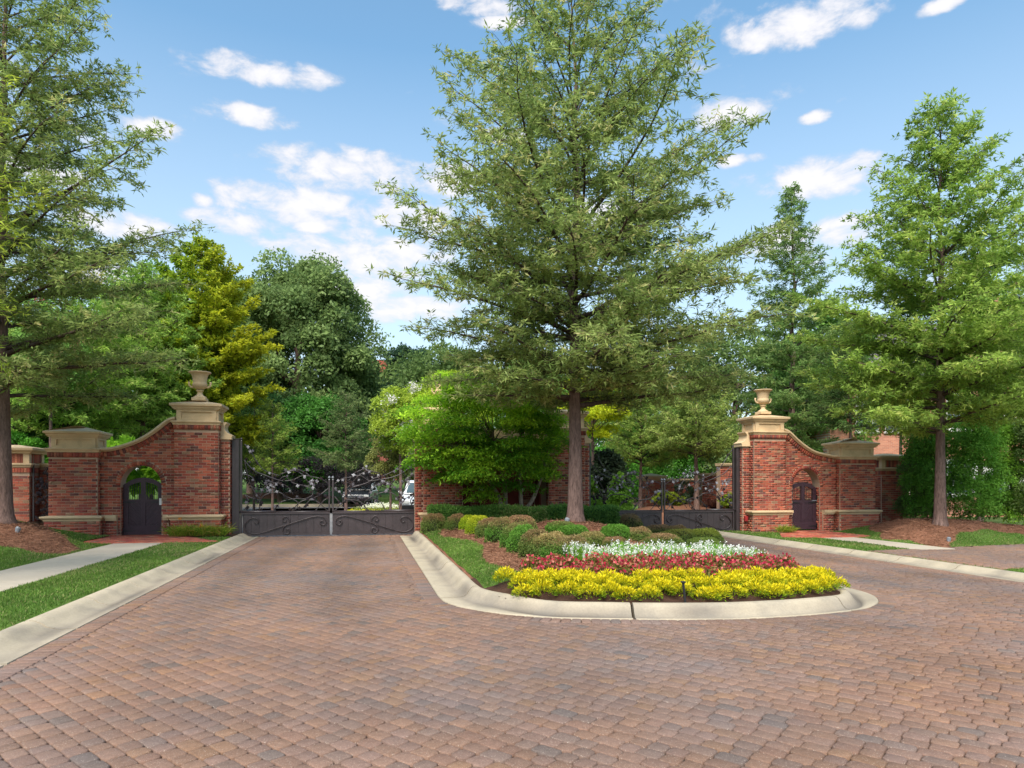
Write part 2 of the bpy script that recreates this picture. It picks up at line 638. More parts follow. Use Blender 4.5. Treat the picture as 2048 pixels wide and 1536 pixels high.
def paver_verts(n, hw, hl, r):
    """n rounded pavers: (n, 24, 3) - three rings of eight"""
    cut = 0.010 + 0.014 * r.random((n, 4))
    hw, hl = np.broadcast_to(hw, (n,)), np.broadcast_to(hl, (n,))
    V = np.zeros((n, 24, 3))
    sg = [(-1, -1), (1, -1), (1, 1), (-1, 1)]
    jit = (r.random((n, 8, 2)) - 0.5) * 0.005
    for k, (sx, sy) in enumerate(sg):
        c = cut[:, k]
        a, b = (0, 1) if k % 2 == 0 else (1, 0)
        p1 = np.stack([sx * (hl - (0 if a == 0 else c)), sy * (hw - (c if a == 0 else 0))], -1)
        p2 = np.stack([sx * (hl - (c if a == 0 else 0)), sy * (hw - (0 if a == 0 else c))], -1)
        V[:, 2 * k, :2], V[:, 2 * k + 1, :2] = p1 + jit[:, 2 * k], p2 + jit[:, 2 * k + 1]
    V[:, 8:16, :2] = V[:, :8, :2]
    V[:, 16:, :2] = V[:, :8, :2]
    s = 1 - 0.0055 / np.minimum(hl, hw)[:, None, None]
    V[:, :8, :2] *= s
    V[:, :8, 2] = 0.0
    V[:, 8:16, 2] = -0.0036
    V[:, 16:, 2] = -0.035
    return V


def paver_faces():
    f = []
    f.append([0, 1, 2, 3])
    f.append([0, 3, 4, 7])
    f.append([4, 5, 6, 7])
    for r0 in (0, 8):
        for i in range(8):
            j = (i + 1) % 8
            f.append([r0 + i, r0 + 8 + i, r0 + 8 + j, r0 + j])
    return np.array(f)


PF = paver_faces()


def gen_pavers():
    out = []      # centre x, y, half length, half width, angle
    wrow = 0.124
    A = math.radians(-53)
    ca, sa = math.cos(A), math.sin(A)
    # rotated frame (p along the row, q across)
    for q in np.arange(-8, 34, wrow):
        p = -26 + random.random() * 0.3
        while p < 16:
            l = random.choice((0.124, 0.155, 0.186, 0.124, 0.155))
            pc = p + l / 2
            out.append((pc * ca - q * sa, pc * sa + q * ca, l / 2 - 0.0034, wrow / 2 - 0.0034, A, 0))
            p += l
    P = np.array(out)
    x, y = P[:, 0], P[:, 1]
    keep = (y > 1.2) & (y < 21.75)
    d = -isl_d(x, y)
    east = np.where(y < 21.0, 11.12, 11.12)
    main = (x > -2.96) & (x < east - 0.16) & ((d > 0.13) | (y > 21.2))
    P[:, 5] = np.where(main & ((x < -2.77) | (x > east - 0.33) | (d < 0.33)), 2, 0)
    drive = (x > 11.78) & (x < 22.0) & (y < 14.75 + (x - 12) * 0.27) & (y > 11.1 + (x - 12) * 0.33)
    P = P[keep & (main | drive)]
    # soldier courses
    sol = []
    for yy in np.arange(1.2, 21.7, 0.112):
        sol.append((-2.985, yy, 0.110, 0.053, 0, 1))
        sol.append((11.02, yy, 0.110, 0.053, 0, 1))
    Q, _ = resample(ISL, 0.112)
    Nn, T = normals2(Q)
    for q, n_, t in zip(Q, Nn, T):
        c = q - n_ * 0.118
        sol.append((c[0], c[1], 0.110, 0.053, math.atan2(n_[1], n_[0]), 1))
    return np.vstack([P, np.array(sol)])


def pick_col(n, r, x=None, y=None):
    k = r.choice(len(PAL), n, p=PW)
    c = PAL[k] * np.array([0.745, 0.735, 0.745]) * (0.90 + 0.20 * r.random((n, 1)))
    if x is not None:      # warm and cool drifts of the laid batches
        w_ = 0.5 + 0.5 * np.sin(x * 0.7 + 1.7 * np.sin(y * 0.5)) * np.cos(y * 0.45 + 0.8)
        c = c * (1 + (w_[:, None] - 0.5) * np.array([0.16, 0.04, -0.08]))
        # rubber and oil darken the wheel tracks of the two lanes
        wob_ = 0.25 * np.sin(y * 0.4)
        tr = sum(np.exp(-((x - q_ - wob_ * (1 if q_ < 3 else -1)) / 0.38) ** 2) for q_ in (-1.9, -0.2, 8.3, 10.0)) * np.clip((y - 6) / 5, 0.25, 1)
        c = c * (1 - 0.22 * tr[:, None] * np.array([1.15, 1.0, 0.85])) * (1 - 0.10 * np.clip(np.sin(x * 1.9 + 2.2 * np.sin(y * 0.9)) * np.sin(y * 1.6), 0, 1)[:, None])
    return c


PV = gen_pavers()
pd = PV[:, 0] * sT + PV[:, 1] * cT
px_ = CX + F_PX * (PV[:, 0] * cT - PV[:, 1] * sT) / np.maximum(pd, 0.1)
py_ = HY + F_PX * EYE / np.maximum(pd, 0.1)
vis = (pd > 1) & (px_ > 0) & (px_ < 2048) & (py_ < 1550)
order = np.argsort(np.where(vis, pd, 1e6))
near = order[:300]
mask_near = np.zeros(len(PV), bool)
mask_near[near] = True
rest = PV[~mask_near]
r2 = np.random.default_rng(21)
Vp = paver_verts(len(rest), rest[:, 3], rest[:, 2], r2)
a = rest[:, 4] + (r2.random(len(rest)) - 0.5) * 0.03
ca, sa = np.cos(a)[:, None], np.sin(a)[:, None]
tilt = (r2.random((len(rest), 2)) - 0.5) * 0.022
zz = Vp[:, :, 2] + Vp[:, :, 0] * tilt[:, :1] + Vp[:, :, 1] * tilt[:, 1:] + (r2.random((len(rest), 1)) - 0.5) * 0.004
X = rest[:, 0:1] + Vp[:, :, 0] * ca - Vp[:, :, 1] * sa
Y = rest[:, 1:2] + Vp[:, :, 0] * sa + Vp[:, :, 1] * ca
lift = np.where(rest[:, 0:1] > 11.7, 0.105, 0.0) - np.where(rest[:, 5:6] == 2, 0.009, 0.0)
Z = zz + GZ(X) + lift
V, Fc = grid_join(np.stack([X, Y, Z], -1), 24, PF)
cc = pick_col(len(rest), r2, rest[:, 0], rest[:, 1])
o = mk('paving', V, Fc, M['paver'], road, np.repeat(cc, 24, axis=0))
o['kind'] = 'stuff'
drive_base = sheet('driveway_base', 11.7, 22.2, 10.2, 18.2, 20, 16, lambda X, Y: 0.075 + GZ(X), M['joint'],
                   mask=lambda X, Y: (Y < 15.0 + (X - 12) * 0.27) & (Y > 10.9 + (X - 12) * 0.33))
drive_base.name = 'driveway'
variants = {}
for l in sorted(set(np.round(PV[near, 2], 4))):
    for k in range(22):
        vv = paver_verts(1, PV[near[0], 3], float(l), r2)
        V1, F1 = grid_join(vv, 24, PF)
        variants[(float(l), k)] = raw_mesh('paver', V1, F1, M['paver'], np.repeat(pick_col(1, r2), 24, axis=0))
for i in near:
    x, y, hl, hw, an, so = PV[i]
    key = (float(np.round(hl, 4)), random.randrange(22))
    o = link('paver', variants[key], road, (x, y, float(GZ(x)) + random.uniform(-0.002, 0.002)), an + random.uniform(-0.015, 0.015))
    o.rotation_euler[0] = random.uniform(-0.011, 0.011)
    o.rotation_euler[1] = random.uniform(-0.011, 0.011)


# ------------------------------------------------------------------ kerbs
def kerb(name, path, profile, joint, mat, closed=False, zf=GZ, first=0.0, pan=None, valley=0.3):
    """sweep a profile [(inward offset, z)] along a path, in separate cast sections"""
    P, Ltot = resample(np.asarray(path, float), 0.07)
    Nn, T = normals2(P)
    s = np.linspace(0, Ltot, len(P))
    root = None
    cuts = list(np.arange(first, Ltot, joint))
    if not cuts or cuts[0] > 0.01:
        cuts = [0.0] + cuts
    cuts.append(Ltot + 1)
    root = bpy.data.objects.new(name, None)
    COL.objects.link(root)
    root['kind'] = 'structure'
    for c0, c1 in zip(cuts[:-1], cuts[1:]):
        idx = np.where((s >= c0 - 1e-6) & (s <= c1 + 0.06))[0]
        if len(idx) < 2:
            continue
        rings = []
        for q, i in enumerate(idx):
            p = P[i].copy()
            if q == 0 and c0 > 0:
                p = p + T[i] * 0.0055
            if q == len(idx) - 1 and c1 < Ltot:
                p = P[i - 1] + (T[i - 1] * max(0.0, (c1 - s[i - 1]) - 0.0055))
            kk = float(pan(p[0], p[1])) if pan else 0.0
            rings.append([(p[0] + Nn[i][0] * (o_ - 0.24 * kk * min(1, max(0, o_) / 0.28)), p[1] + Nn[i][1] * (o_ - 0.24 * kk * min(1, max(0, o_) / 0.28)), z + float(zf(p[0] + Nn[i][0] * o_))) for o_, z in profile])
        mb = MB()
        mb.loft(rings, True, True)
        # run-off dirt settles along the gutter line and in patches on the kerb face
        tone = []
        c0r = random.uniform(0.93, 1.05)
        for i in idx:
            sm = s[i]
            dirt = 0.5 + 0.5 * math.sin(sm * 0.9 + 1.1 * math.sin(sm * 0.37)) * math.sin(sm * 0.23 + 1.0)
            for o_, z in profile:
                g_ = math.exp(-((o_ - valley) / 0.10) ** 2) * (0.18 + 0.62 * dirt ** 2)
                g_ += (0.35 * max(0, math.sin(sm * 2.3 + 0.8) * math.sin(sm * 0.71)) ** 2) * math.exp(-((o_ - valley - 0.09) / 0.07) ** 2)
                q_ = c0r * (1 - min(0.72, g_))
                tone.append((0.40 * q_, 0.335 * q_, 0.245 * q_ * (1 + 0.15 * g_)))
        mb.c = tone
        ob = mb.build('kerb_section', mat, root, smooth=True)
        me = ob.data
        try:
            me.set_sharp_from_angle(angle=math.radians(50))
        except Exception:
            pass
    return root


isl_prof = [(-0.02, -0.05), (0.0, 0.006), (0.02, 0.010), (0.16, 0.006), (0.28, 0.004), (0.33, 0.015), (0.37, 0.05), (0.40, 0.095), (0.43, 0.128),
            (0.46, 0.146), (0.49, 0.152), (0.53, 0.150), (0.555, 0.136), (0.57, 0.10), (0.57, -0.05)]
kerb('island_kerb', ISL, isl_prof, 3.1, M['kerb'], first=2.15, pan=pan_k, valley=0.29)
side_prof = [(-0.02, -0.05), (0.0, 0.006), (0.03, 0.008), (0.12, -0.002), (0.20, 0.004), (0.30, 0.035), (0.35, 0.075), (0.41, 0.100), (0.46, 0.108), (0.51, 0.104), (0.53, -0.05)]
kerb('left_kerb', [(-3.10, 22.0), (-3.10, -3.0)][::-1], side_prof, 1.55, M['kerb'], first=0.6, valley=0.10)
kerb('right_kerb', [(11.14, 22.0), (11.14, -3.0)], side_prof, 1.55, M['kerb'], first=0.9, valley=0.10)

# ------------------------------------------------------------------ verges and beds
TREE_L, TREE_R = (-8.13, 18.0), (16.45, 17.5)


def yard_l(x, y):
    x, y = np.asarray(x, float), np.asarray(y, float)
    r = np.hypot((x - TREE_L[0] + 0.2) / 1.55, (y - TREE_L[1] + 0.1) / 2.1)
    m = 0.55 * np.exp(-(r / 1.2) ** 2) * np.clip((-6.15 - x) / 0.7, 0, 1)
    s = 0.05 * np.clip((-6.2 - x) / 2, 0, 1)
    wl = 0.42 * np.clip((-8.2 - x) / 1.5, 0, 1) * np.clip((y - 19) / 2, 0, 1)
    lim = np.clip(np.hypot(np.maximum(-6.95 - x, 0), np.maximum(18.7 - y, 0)) / 0.9, 0, 1) if True else 1
    m = m * lim
    wl = wl * lim
    return 0.10 + m + s + wl + 0.008 * np.sin(x * 6 + y * 2.2) * np.cos(y * 5)


def yard_r(x, y):
    x, y = np.asarray(x, float), np.asarray(y, float)
    r = np.hypot((x - TREE_R[0] - 0.4) / 2.6, (y - TREE_R[1] - 0.9) / 1.9)
    m = 0.60 * np.exp(-(r / 1.15) ** 2) * np.clip((x - 14.45) / 0.8, 0, 1)
    e = 0.25 * np.clip((x - 17) / 4, 0, 1)
    lim = np.clip(np.hypot(np.maximum(x - 15.45, 0), np.maximum(18.7 - y, 0)) / 0.9, 0, 1)
    lim = lim * np.clip((y - (14.8 + (x - 12) * 0.27)) / 1.3, 0, 1)
    m, e = m * lim, e * lim
    return 0.10 + GZ(x) + m + e + 0.008 * np.sin(x * 6 + y * 2.2) * np.cos(y * 5)


def straw_l(x, y):
    """pine straw bed, left: round the oak up to the walk"""
    w_ = 0.12 * np.sin(y * 3.1) + 0.06 * np.sin(y * 7 + x * 3)
    a = (x < -6.12) & (y > 15.55 + 0.35 * (x + 8) + w_) & (x < -6.25 - 0.62 * np.maximum(0, y - 17.2) + w_ * 0.7)
    return a & (y < 21.35)


def straw_r(x, y):
    w_ = 0.12 * np.sin(y * 3.1) + 0.06 * np.sin(x * 5)
    edge = 15.95 + (x - 15) * 0.34 + 0.45 * np.sin((x - 15.5) * 0.8) + w_
    a = (x > 14.7 + w_) & (y > edge) & (x > 14.55 + 0.62 * np.maximum(0, y - 17.3) + w_)
    return a


def drive_zone(x, y):
    return (x > 11.7) & (y < 14.75 + (x - 12) * 0.27 + 0.03) & (y > 11.1 + (x - 12) * 0.33 - 0.03)


def walk_l(x, y):
    return (x > -6.04) & (x < -4.88) & (y < 18.75)


def walk_r(x, y):
    return (x > 13.36) & (x < 14.5) & (y < 18.75) & (y > 14.7)


def pad_l(x, y):
    return (y > 18.72) & (x > -6.95) & (x < -3.7 - 0.35 * 0) & (y < 21.6) & (x < -5.35 + (21.6 - y) * 0.62)


def pad_r(x, y):
    return (y > 18.72) & (x < 15.45) & (x > 13.85 - (21.6 - y) * 0.62) & (y < 21.6) & (x > 12.2)


def bed_l(x, y):
    return (x > -5.6) & (x < -3.6) & (y > 20.35) & (y < 21.6) & ~pad_l(x, y)


def grass_l(x, y):
    return ~straw_l(x, y) & ~walk_l(x, y) & ~pad_l(x, y) & ~bed_l(x, y) & (x < -3.62)


def grass_r(x, y):
    return ~straw_r(x, y) & ~walk_r(x, y) & ~pad_r(x, y) & ~drive_zone(x, y) & (x > 11.66)


c_ = 0.06
bnd_l = (-13.9, -3.61, 3.0, 21.9)
bnd_r = (11.65, 24.0, 6.0, 24.0)


def lay(name, bnd, zf, mask, mat, kind='structure', cell=0.06, dz=0.0):
    nx, ny = int((bnd[1] - bnd[0]) / cell), int((bnd[3] - bnd[2]) / cell)
    return sheet(name, *bnd, nx, ny, lambda X, Y: zf(X, Y) + dz, mat, kind, mask)


lay('left_lawn', bnd_l, yard_l, grass_l, M['turf'])
lay('left_mulch_bed', bnd_l, yard_l, lambda x, y: straw_l(x, y), M['straw'])
lay('left_plant_bed', (-6.0, -3.66, 20.3, 21.7), lambda x, y: 0.10 + 0.03 * np.sin(x * 9) * np.sin(y * 8) * 0 + 0 * x, bed_l, M['mulch'])
lay('right_lawn', bnd_r, yard_r, grass_r, M['turf'])
lay('right_mulch_bed', bnd_r, yard_r, straw_r, M['straw'])
lay('island_soil', (1.5, 7.0, 7.8, 21.2), isl_z, lambda x, y: isl_d(x, y) > 0.54 - 0.24 * pan_k(x, y), M['straw'])


# sidewalk slabs
def slabs(name, x0, x1, ys, zf):
    root = bpy.data.objects.new(name, None)
    COL.objects.link(root)
    root['kind'] = 'structure'
    for a_, b_ in zip(ys[:-1], ys[1:]):
        z = zf((x0 + x1) / 2)
        mb = MB()
        mb.box(x0, x1, a_ + 0.006, b_ - 0.006, z - 0.12, z + 0.012, bev=0.006)
        mb.build('slab', M['walk'], root)


slabs('left_sidewalk', -6.04, -4.88, [3.1, 4.55, 6.0, 7.45, 8.9, 10.35, 11.8, 13.25, 14.7, 16.15, 17.6, 18.74], lambda x: 0.10)
slabs('right_sidewalk', 13.36, 14.5, [14.95, 16.15, 17.6, 18.74], lambda x: 0.10 + float(GZ(x)))


def tint_brick(n, r):
    base = 1.12 * np.array([(0.30, 0.070, 0.044), (0.345, 0.090, 0.052), (0.235, 0.055, 0.042), (0.38, 0.135, 0.08), (0.150, 0.060, 0.050), (0.27, 0.15, 0.09), (0.215, 0.070, 0.045)])
    k = r.choice(len(base), n, p=[0.25, 0.22, 0.16, 0.13, 0.08, 0.05, 0.11])
    return base[k] * (0.85 + 0.3 * r.random((n, 1)))


def brick_pad(name, mask, x0, x1, y0, y1, z):
    root = sheet(name, x0, x1, y0, y1, 30, 20, lambda X, Y: z - 0.012 + 0 * X, M['joint'], mask=mask)
    vs, cs = [], []
    j = 0
    for yy in np.arange(y0, y1, 0.105):
        for xx in np.arange(x0 + (0.1 if j % 2 else 0), x1, 0.205):
            if mask(np.array(xx), np.array(yy)):
                vs.append((xx, yy))
        j += 1
    vs = np.array(vs)
    n = len(vs)
    Vp = paver_verts(n, 0.049, 0.099, r2)
    Vp[:, :, 0] += vs[:, 0:1]
    Vp[:, :, 1] += vs[:, 1:2]
    Vp[:, :, 2] += z + 0.004
    V_, F_ = grid_join(Vp, 24, PF)
    col = tint_brick(n, r2) * 1.15
    o = mk('brick_paving', V_, F_, M['brick'], root, np.repeat(col, 24, axis=0))
    o['kind'] = 'stuff'


brick_pad('left_gate_apron', pad_l, -6.95, -3.7, 18.74, 21.6, 0.11)
brick_pad('right_gate_apron', pad_r, 12.2, 15.45, 18.74, 21.6, 0.11 - 0.17)


# ------------------------------------------------------------------ brickwork
class Bricks:
    """collects bricks: centre, half sizes, turn about y, colour"""

    def __init__(s):
        s.r = []

    def front(s, x0, x1, z0, z1, y, spans=None, phase=0.0):
        j = 0
        z = z0
        while z + 0.066 <= z1 + 0.012:
            iv = spans(z, z + 0.066) if spans else [(x0, x1)]
            off = (0.1075 if j % 2 else 0.0) + phase
            for a, b in iv:
                k = math.floor((a - x0 - off) / 0.215)
                x = x0 + off + k * 0.215
                while x < b:
                    l, r = max(a + 0.004, x), min(b - 0.004, x + 0.203)
                    if r - l > 0.035:
                        d = random.uniform(-0.003, 0.003)
                        s.r.append(((l + r) / 2, y + 0.018 + d, z + 0.033, (r - l) / 2, 0.025, 0.0325 + random.uniform(-0.001, 0.001), random.uniform(-0.006, 0.006)))
                    x += 0.215
            z += 0.0775
            j += 1

    def side(s, x, y0, y1, z0, z1, sgn):
        j = 0
        z = z0
        while z + 0.066 <= z1 + 0.012:
            yy = y0 - (0.1075 if j % 2 else 0.0)
            while yy < y1:
                l, r = max(y0 + 0.052, yy), min(y1 - 0.004, yy + 0.203)
                if r - l > 0.035:
                    s.r.append((x - sgn * 0.018, (l + r) / 2, z + 0.033, 0.025, (r - l) / 2, 0.0325, 0))
                yy += 0.215
            z += 0.0775
            j += 1

    def soldier(s, x0, x1, z0, z1, y):
        n = max(1, round((x1 - x0) / 0.077))
        w_ = (x1 - x0) / n
        for i in range(n):
            s.r.append((x0 + (i + .5) * w_, y + 0.02, (z0 + z1) / 2, w_ / 2 - 0.005, 0.03, (z1 - z0) / 2 - 0.004, 0))

    def soldier_side(s, x, y0, y1, z0, z1, sgn):
        n = max(1, round((y1 - y0) / 0.077))
        w_ = (y1 - y0) / n
        for i in range(n):
            s.r.append((x - sgn * 0.02, y0 + (i + .5) * w_, (z0 + z1) / 2, 0.03, w_ / 2 - 0.005, (z1 - z0) / 2 - 0.004, 0))

    def build(s, root, mx, n_obj=300, dz=0.0, tint=1.0):
        R = np.array(s.r)
        R[:, 0] = mx(R[:, 0])
        if mx(1.0) < mx(0.0):
            R[:, 6] *= -1
        R[:, 2] += dz
        r = np.random.default_rng(len(R))
        # largest faces first, among them the ones that face the road
        face = R[:, 3] * R[:, 5]
        order_ = np.argsort(-(face + 0.0002 * r.random(len(R))))
        near_, rest_ = order_[:n_obj], order_[n_obj:]
        base = np.array(wloc(root))
        for i in near_:
            x, y, z, a_, b_, c2, an = R[i]
            o_ = link('brick', BRICKM[r.integers(len(BRICKM))], root, (x - base[0], y - base[1], z - base[2]), scale=(a_, b_, c2))
            if an:
                o_.rotation_euler[1] = an
        if len(rest_):
            q = R[rest_]
            corners = np.array([(-1, -1, -1), (1, -1, -1), (-1, 1, -1), (1, 1, -1), (-1, -1, 1), (1, -1, 1), (-1, 1, 1), (1, 1, 1)], float)
            lx = corners[None, :, 0] * q[:, 3:4]
            ly = corners[None, :, 1] * q[:, 4:5]
            lz = corners[None, :, 2] * q[:, 5:6]
            ca_, sa_ = np.cos(q[:, 6:7]), np.sin(q[:, 6:7])
            V_ = np.stack([q[:, 0:1] + lx * ca_ + lz * sa_, q[:, 1:2] + ly, q[:, 2:3] - lx * sa_ + lz * ca_], -1)
            Fb = np.array([(0, 2, 3, 1), (4, 5, 7, 6), (0, 1, 5, 4), (2, 6, 7, 3), (0, 4, 6, 2), (1, 3, 7, 5)])
            V_, F_ = grid_join(V_, 8, Fb)
            ob = mk('brickwork', V_, F_, M['brick'], root, np.repeat(tint_brick(len(q), r) * tint, 8, axis=0))
            ob['kind'] = 'stuff'


def unit_box(col, name='brick', mat=None):
    mb = MB()
    mb.box(-1, 1, -1, 1, -1, 1, col)
    return mb.mesh(name, mat or M['brick'])


rb = np.random.default_rng(5)
BRICKM = [unit_box(tuple(c)) for c in tint_brick(28, rb)]


def rect_sweep(mb, x0, x1, y0, y1, prof, cap0=True, cap1=True):
    """mouldings round a rectangle: profile [(outward offset, z)]"""
    rings = []
    for o_, z in prof:
        rings.append([(x0 - o_, y0 - o_, z), (x1 + o_, y0 - o_, z), (x1 + o_, y1 + o_, z), (x0 - o_, y1 + o_, z)])
    mb.loft(rings, cap0, cap1)


def flat_part(mb, name, mat, root, mx, dz=0.0, smooth=False):
    V_ = np.array(mb.v)
    V_[:, 0] = mx(V_[:, 0])
    V_[:, 2] += dz
    F_ = mb.f if mx(1.0) > mx(0.0) else [tuple(reversed(f)) for f in mb.f]
    return mk(name, V_, F_, mat, root, None, smooth)


def cap_parts(root, mx, dz, x0, x1, y0, y1, zc, zb, zt, za, panel=True):
    """cornice at zc, block to zb, cap mouldings to zt, low pyramid to za"""
    m = MB()
    rect_sweep(m, x0, x1, y0, y1, [(0.0, zc - 0.01), (0.035, zc), (0.04, zc + 0.03), (0.065, zc + 0.06), (0.085, zc + 0.075), (0.085, zc + 0.10), (0.02, zc + 0.115)])
    flat_part(m, 'cornice', M['cast'], root, mx, dz)
    m = MB()
    i = 0.055
    m.box(x0 + i, x1 - i, y0 + i, y1 - i, zc + 0.10, zb)
    flat_part(m, 'cap_block', M['cast'], root, mx, dz)
    if panel:
        fr = 0.13
        for (a, b, c, d) in ((x0 + i, x1 - i, zc + 0.115, zc + 0.115 + 0.07), (x0 + i, x1 - i, zb - 0.06, zb), (x0 + i, x0 + i + fr, zc + 0.185, zb - 0.06), (x1 - i - fr, x1 - i, zc + 0.185, zb - 0.06)):
            m = MB()
            m.box(a, b, y0 + i - 0.045, y0 + i - 0.002, c + 0.001, d - 0.001)
            flat_part(m, 'panel_border', M['cast'], root, mx, dz)
        for (a, b, c, d) in ((y0 + i, y1 - i, zc + 0.115, zc + 0.185), (y0 + i, y1 - i, zb - 0.06, zb), (y0 + i, y0 + i + 0.11, zc + 0.185, zb - 0.06), (y1 - i - 0.11, y1 - i, zc + 0.185, zb - 0.06)):
            m = MB()
            m.box(x1 - i + 0.002, x1 - i + 0.045, a, b, c + 0.001, d - 0.001)
            flat_part(m, 'panel_border', M['cast'], root, mx, dz)
    m = MB()
    rect_sweep(m, x0, x1, y0, y1, [(0.0, zb), (0.018, zb + 0.002), (0.018, zb + 0.035), (0.05, zb + 0.037), (0.055, zb + 0.08), (0.085, zb + 0.10), (0.105, zb + 0.102), (0.108, zt - 0.008), (0.10, zt),
                                   (-(x1 - x0) / 2 + 0.08, za)])
    flat_part(m, 'cap', M['cast'], root, mx, dz)


def ledge(root, mx, dz, x0, x1, y0, y1):
    m = MB()
    rect_sweep(m, x0, x1, y0, y1, [(0.06, 0.53), (0.10, 0.55), (0.11, 0.585), (0.145, 0.61), (0.165, 0.635), (0.165, 0.665), (0.155, 0.675), (-0.02, 0.70)])
    flat_part(m, 'ledge', M['cast'], root, mx, dz)


def wing(name, mx, dz, oX, label, ascale=1.0):
    """one wing: gate pier, swept wall with arch, outer pier; oX = (left, right) of the outer pier in left-hand coordinates"""
    o0, o1 = oX
    aX, hw, zs = -6.19, 0.53, 1.52
    root = empty(name, (float(mx(-6.2)), 21.4, float(dz)), label, 'gate wall')
    yf = 21.2
    # mortar bodies
    m = MB()
    m.box(-5.28, -4.11, yf, yf + 0.85, -0.5, 3.33)
    flat_part(m, 'pier_core', M['mortar'], root, mx, dz)
    m = MB()
    m.box(-5.36, -4.03, yf - 0.08, yf + 0.93, -0.5, 0.54)
    flat_part(m, 'plinth_core', M['mortar'], root, mx, dz)
    m = MB()
    m.box(-4.11, -3.86, yf + 0.30, yf + 0.72, -0.5, 2.86)
    flat_part(m, 'pilaster_core', M['mortar'], root, mx, dz)
    m = MB()
    m.box(o0, o1, yf, yf + 0.78, -0.5, 2.44)
    flat_part(m, 'pier_core', M['mortar'], root, mx, dz)
    m = MB()
    m.box(o0 - 0.08, o1 + 0.08, yf - 0.08, yf + 0.86, -0.5, 0.54)
    flat_part(m, 'plinth_core', M['mortar'], root, mx, dz)
    # sweeping top
    cx_, cz_ = catmull([(o1, 2.50), (o1 + 0.30 * ascale, 2.52), (-6.55, 2.63), (-6.17, 2.80), (-5.82, 3.04), (-5.55, 3.27), (-5.42, 3.36), (-5.28, 3.40)], 6).T
    cx_ = np.clip(cx_, o1, -5.28)

    def ztop(x):
        return np.interp(x, cx_, cz_)
    yw = yf + 0.20
    arc = [(aX + hw * math.cos(t), zs + hw * math.sin(t) * 1.06) for t in np.linspace(0, PI, 19)]
    poly = [(o1, -0.5), (aX - hw, -0.5)] + arc[::-1] + [(aX + hw, -0.5), (-5.28, -0.5)] + [(x, z - 0.03) for x, z in zip(cx_[::-1], cz_[::-1])]
    m = MB()
    m.prism(poly, yw, yw + 0.42)
    ob = flat_part(m, 'arched_wall_core', M['mortar'], root, mx, dz)
    B = Bricks()
    B.front(-5.36, -4.03, -0.155, 0.53, yf - 0.08)
    B.side(-4.03, yf - 0.08, yf + 0.93, -0.155, 0.53, 1)
    B.front(-5.28, -4.11, 0.70, 3.07, yf)
    B.side(-4.11, yf, yf + 0.32, 0.70, 3.07, 1)
    B.soldier(-5.30, -4.09, 3.09, 3.23, yf - 0.02)
    B.soldier_side(-4.09, yf - 0.02, yf + 0.85, 3.09, 3.23, 1)
    B.front(-4.10, -3.86, -0.155, 2.84, yf + 0.30)
    B.side(-3.86, yf + 0.30, yf + 0.72, -0.155, 2.84, 1)
    B.front(o0 - 0.08, o1 + 0.08, -0.155, 0.53, yf - 0.08)
    B.side(o1 + 0.08, yf - 0.08, yf + 0.20, -0.155, 0.53, 1)
    B.front(o0, o1, 0.70, 2.27, yf)
    B.side(o1, yf, yf + 0.22, 0.70, 2.27, 1)
    B.side(o0, yf, yf + 0.78, 0.70, 2.27, -1)
    B.soldier(o0 - 0.02, o1 + 0.02, 2.285, 2.425, yf - 0.02)
    B.soldier_side(o1 + 0.02, yf - 0.02, yf + 0.78, 2.285, 2.425, 1)
    B.soldier_side(o0 - 0.02, yf - 0.02, yf + 0.78, 2.285, 2.425, -1)
    ro = hw + 0.125

    def spans(z0, z1):
        zm = (z0 + z1) / 2
        # right end of allowed region under the sweep
        xs = np.linspace(o1, -5.28, 120)
        ok = ztop(xs) - 0.20 > z1 - 0.02
        if not ok.any():
            return []
        a = xs[ok][0]
        b = -5.28
        if zm < zs:
            cut = hw
        else:
            q = (zm - zs) / 1.06
            cut = math.sqrt(ro * ro - q * q) if q < ro else 0
        if cut <= 0:
            return [(a, b)]
        out_ = []
        if aX - cut > a:
            out_.append((a, aX - cut))
        out_.append((max(a, aX + cut), b))
        return out_
    B.front(o1, -5.28, -0.155, 3.3, yw, spans)
    B.side(aX - hw, yw, yw + 0.42, -0.155, zs, 1)
    B.side(aX + hw, yw, yw + 0.42, -0.155, zs, -1)
    # rowlock ring
    n = 27
    for i in range(n):
        t = PI * (i + 0.5) / n
        rr = hw + 0.058
        B.r.append((aX + rr * math.cos(t), yw + 0.16, zs + rr * math.sin(t) * 1.06, 0.056, 0.19, 0.0285, -t))
    # soldier course under the coping
    s = np.r_[0, np.cumsum(np.hypot(np.diff(cx_), np.diff(cz_)))]
    for q in np.arange(0.05, s[-1] - 0.03, 0.078):
        x, z = np.interp(q, s, cx_), np.interp(q, s, cz_)
        x2, z2 = np.interp(q + 0.02, s, cx_), np.interp(q + 0.02, s, cz_)
        a_ = math.atan2(z2 - z, x2 - x)
        nx_, nz_ = -math.sin(a_), math.cos(a_)
        B.r.append((x - nx_ * 0.115, yw + 0.0, z - nz_ * 0.115, 0.033, 0.035, 0.07, -a_))
    B.build(root, mx, dz=dz)
    # coping
    m = MB()
    rings = []
    ss = np.linspace(0, s[-1], 26)
    prof = [(-0.07, -0.045), (-0.10, -0.02), (-0.135, 0.0), (-0.135, 0.035), (-0.10, 0.065), (0.52, 0.065), (0.555, 0.035), (0.49, -0.045)]
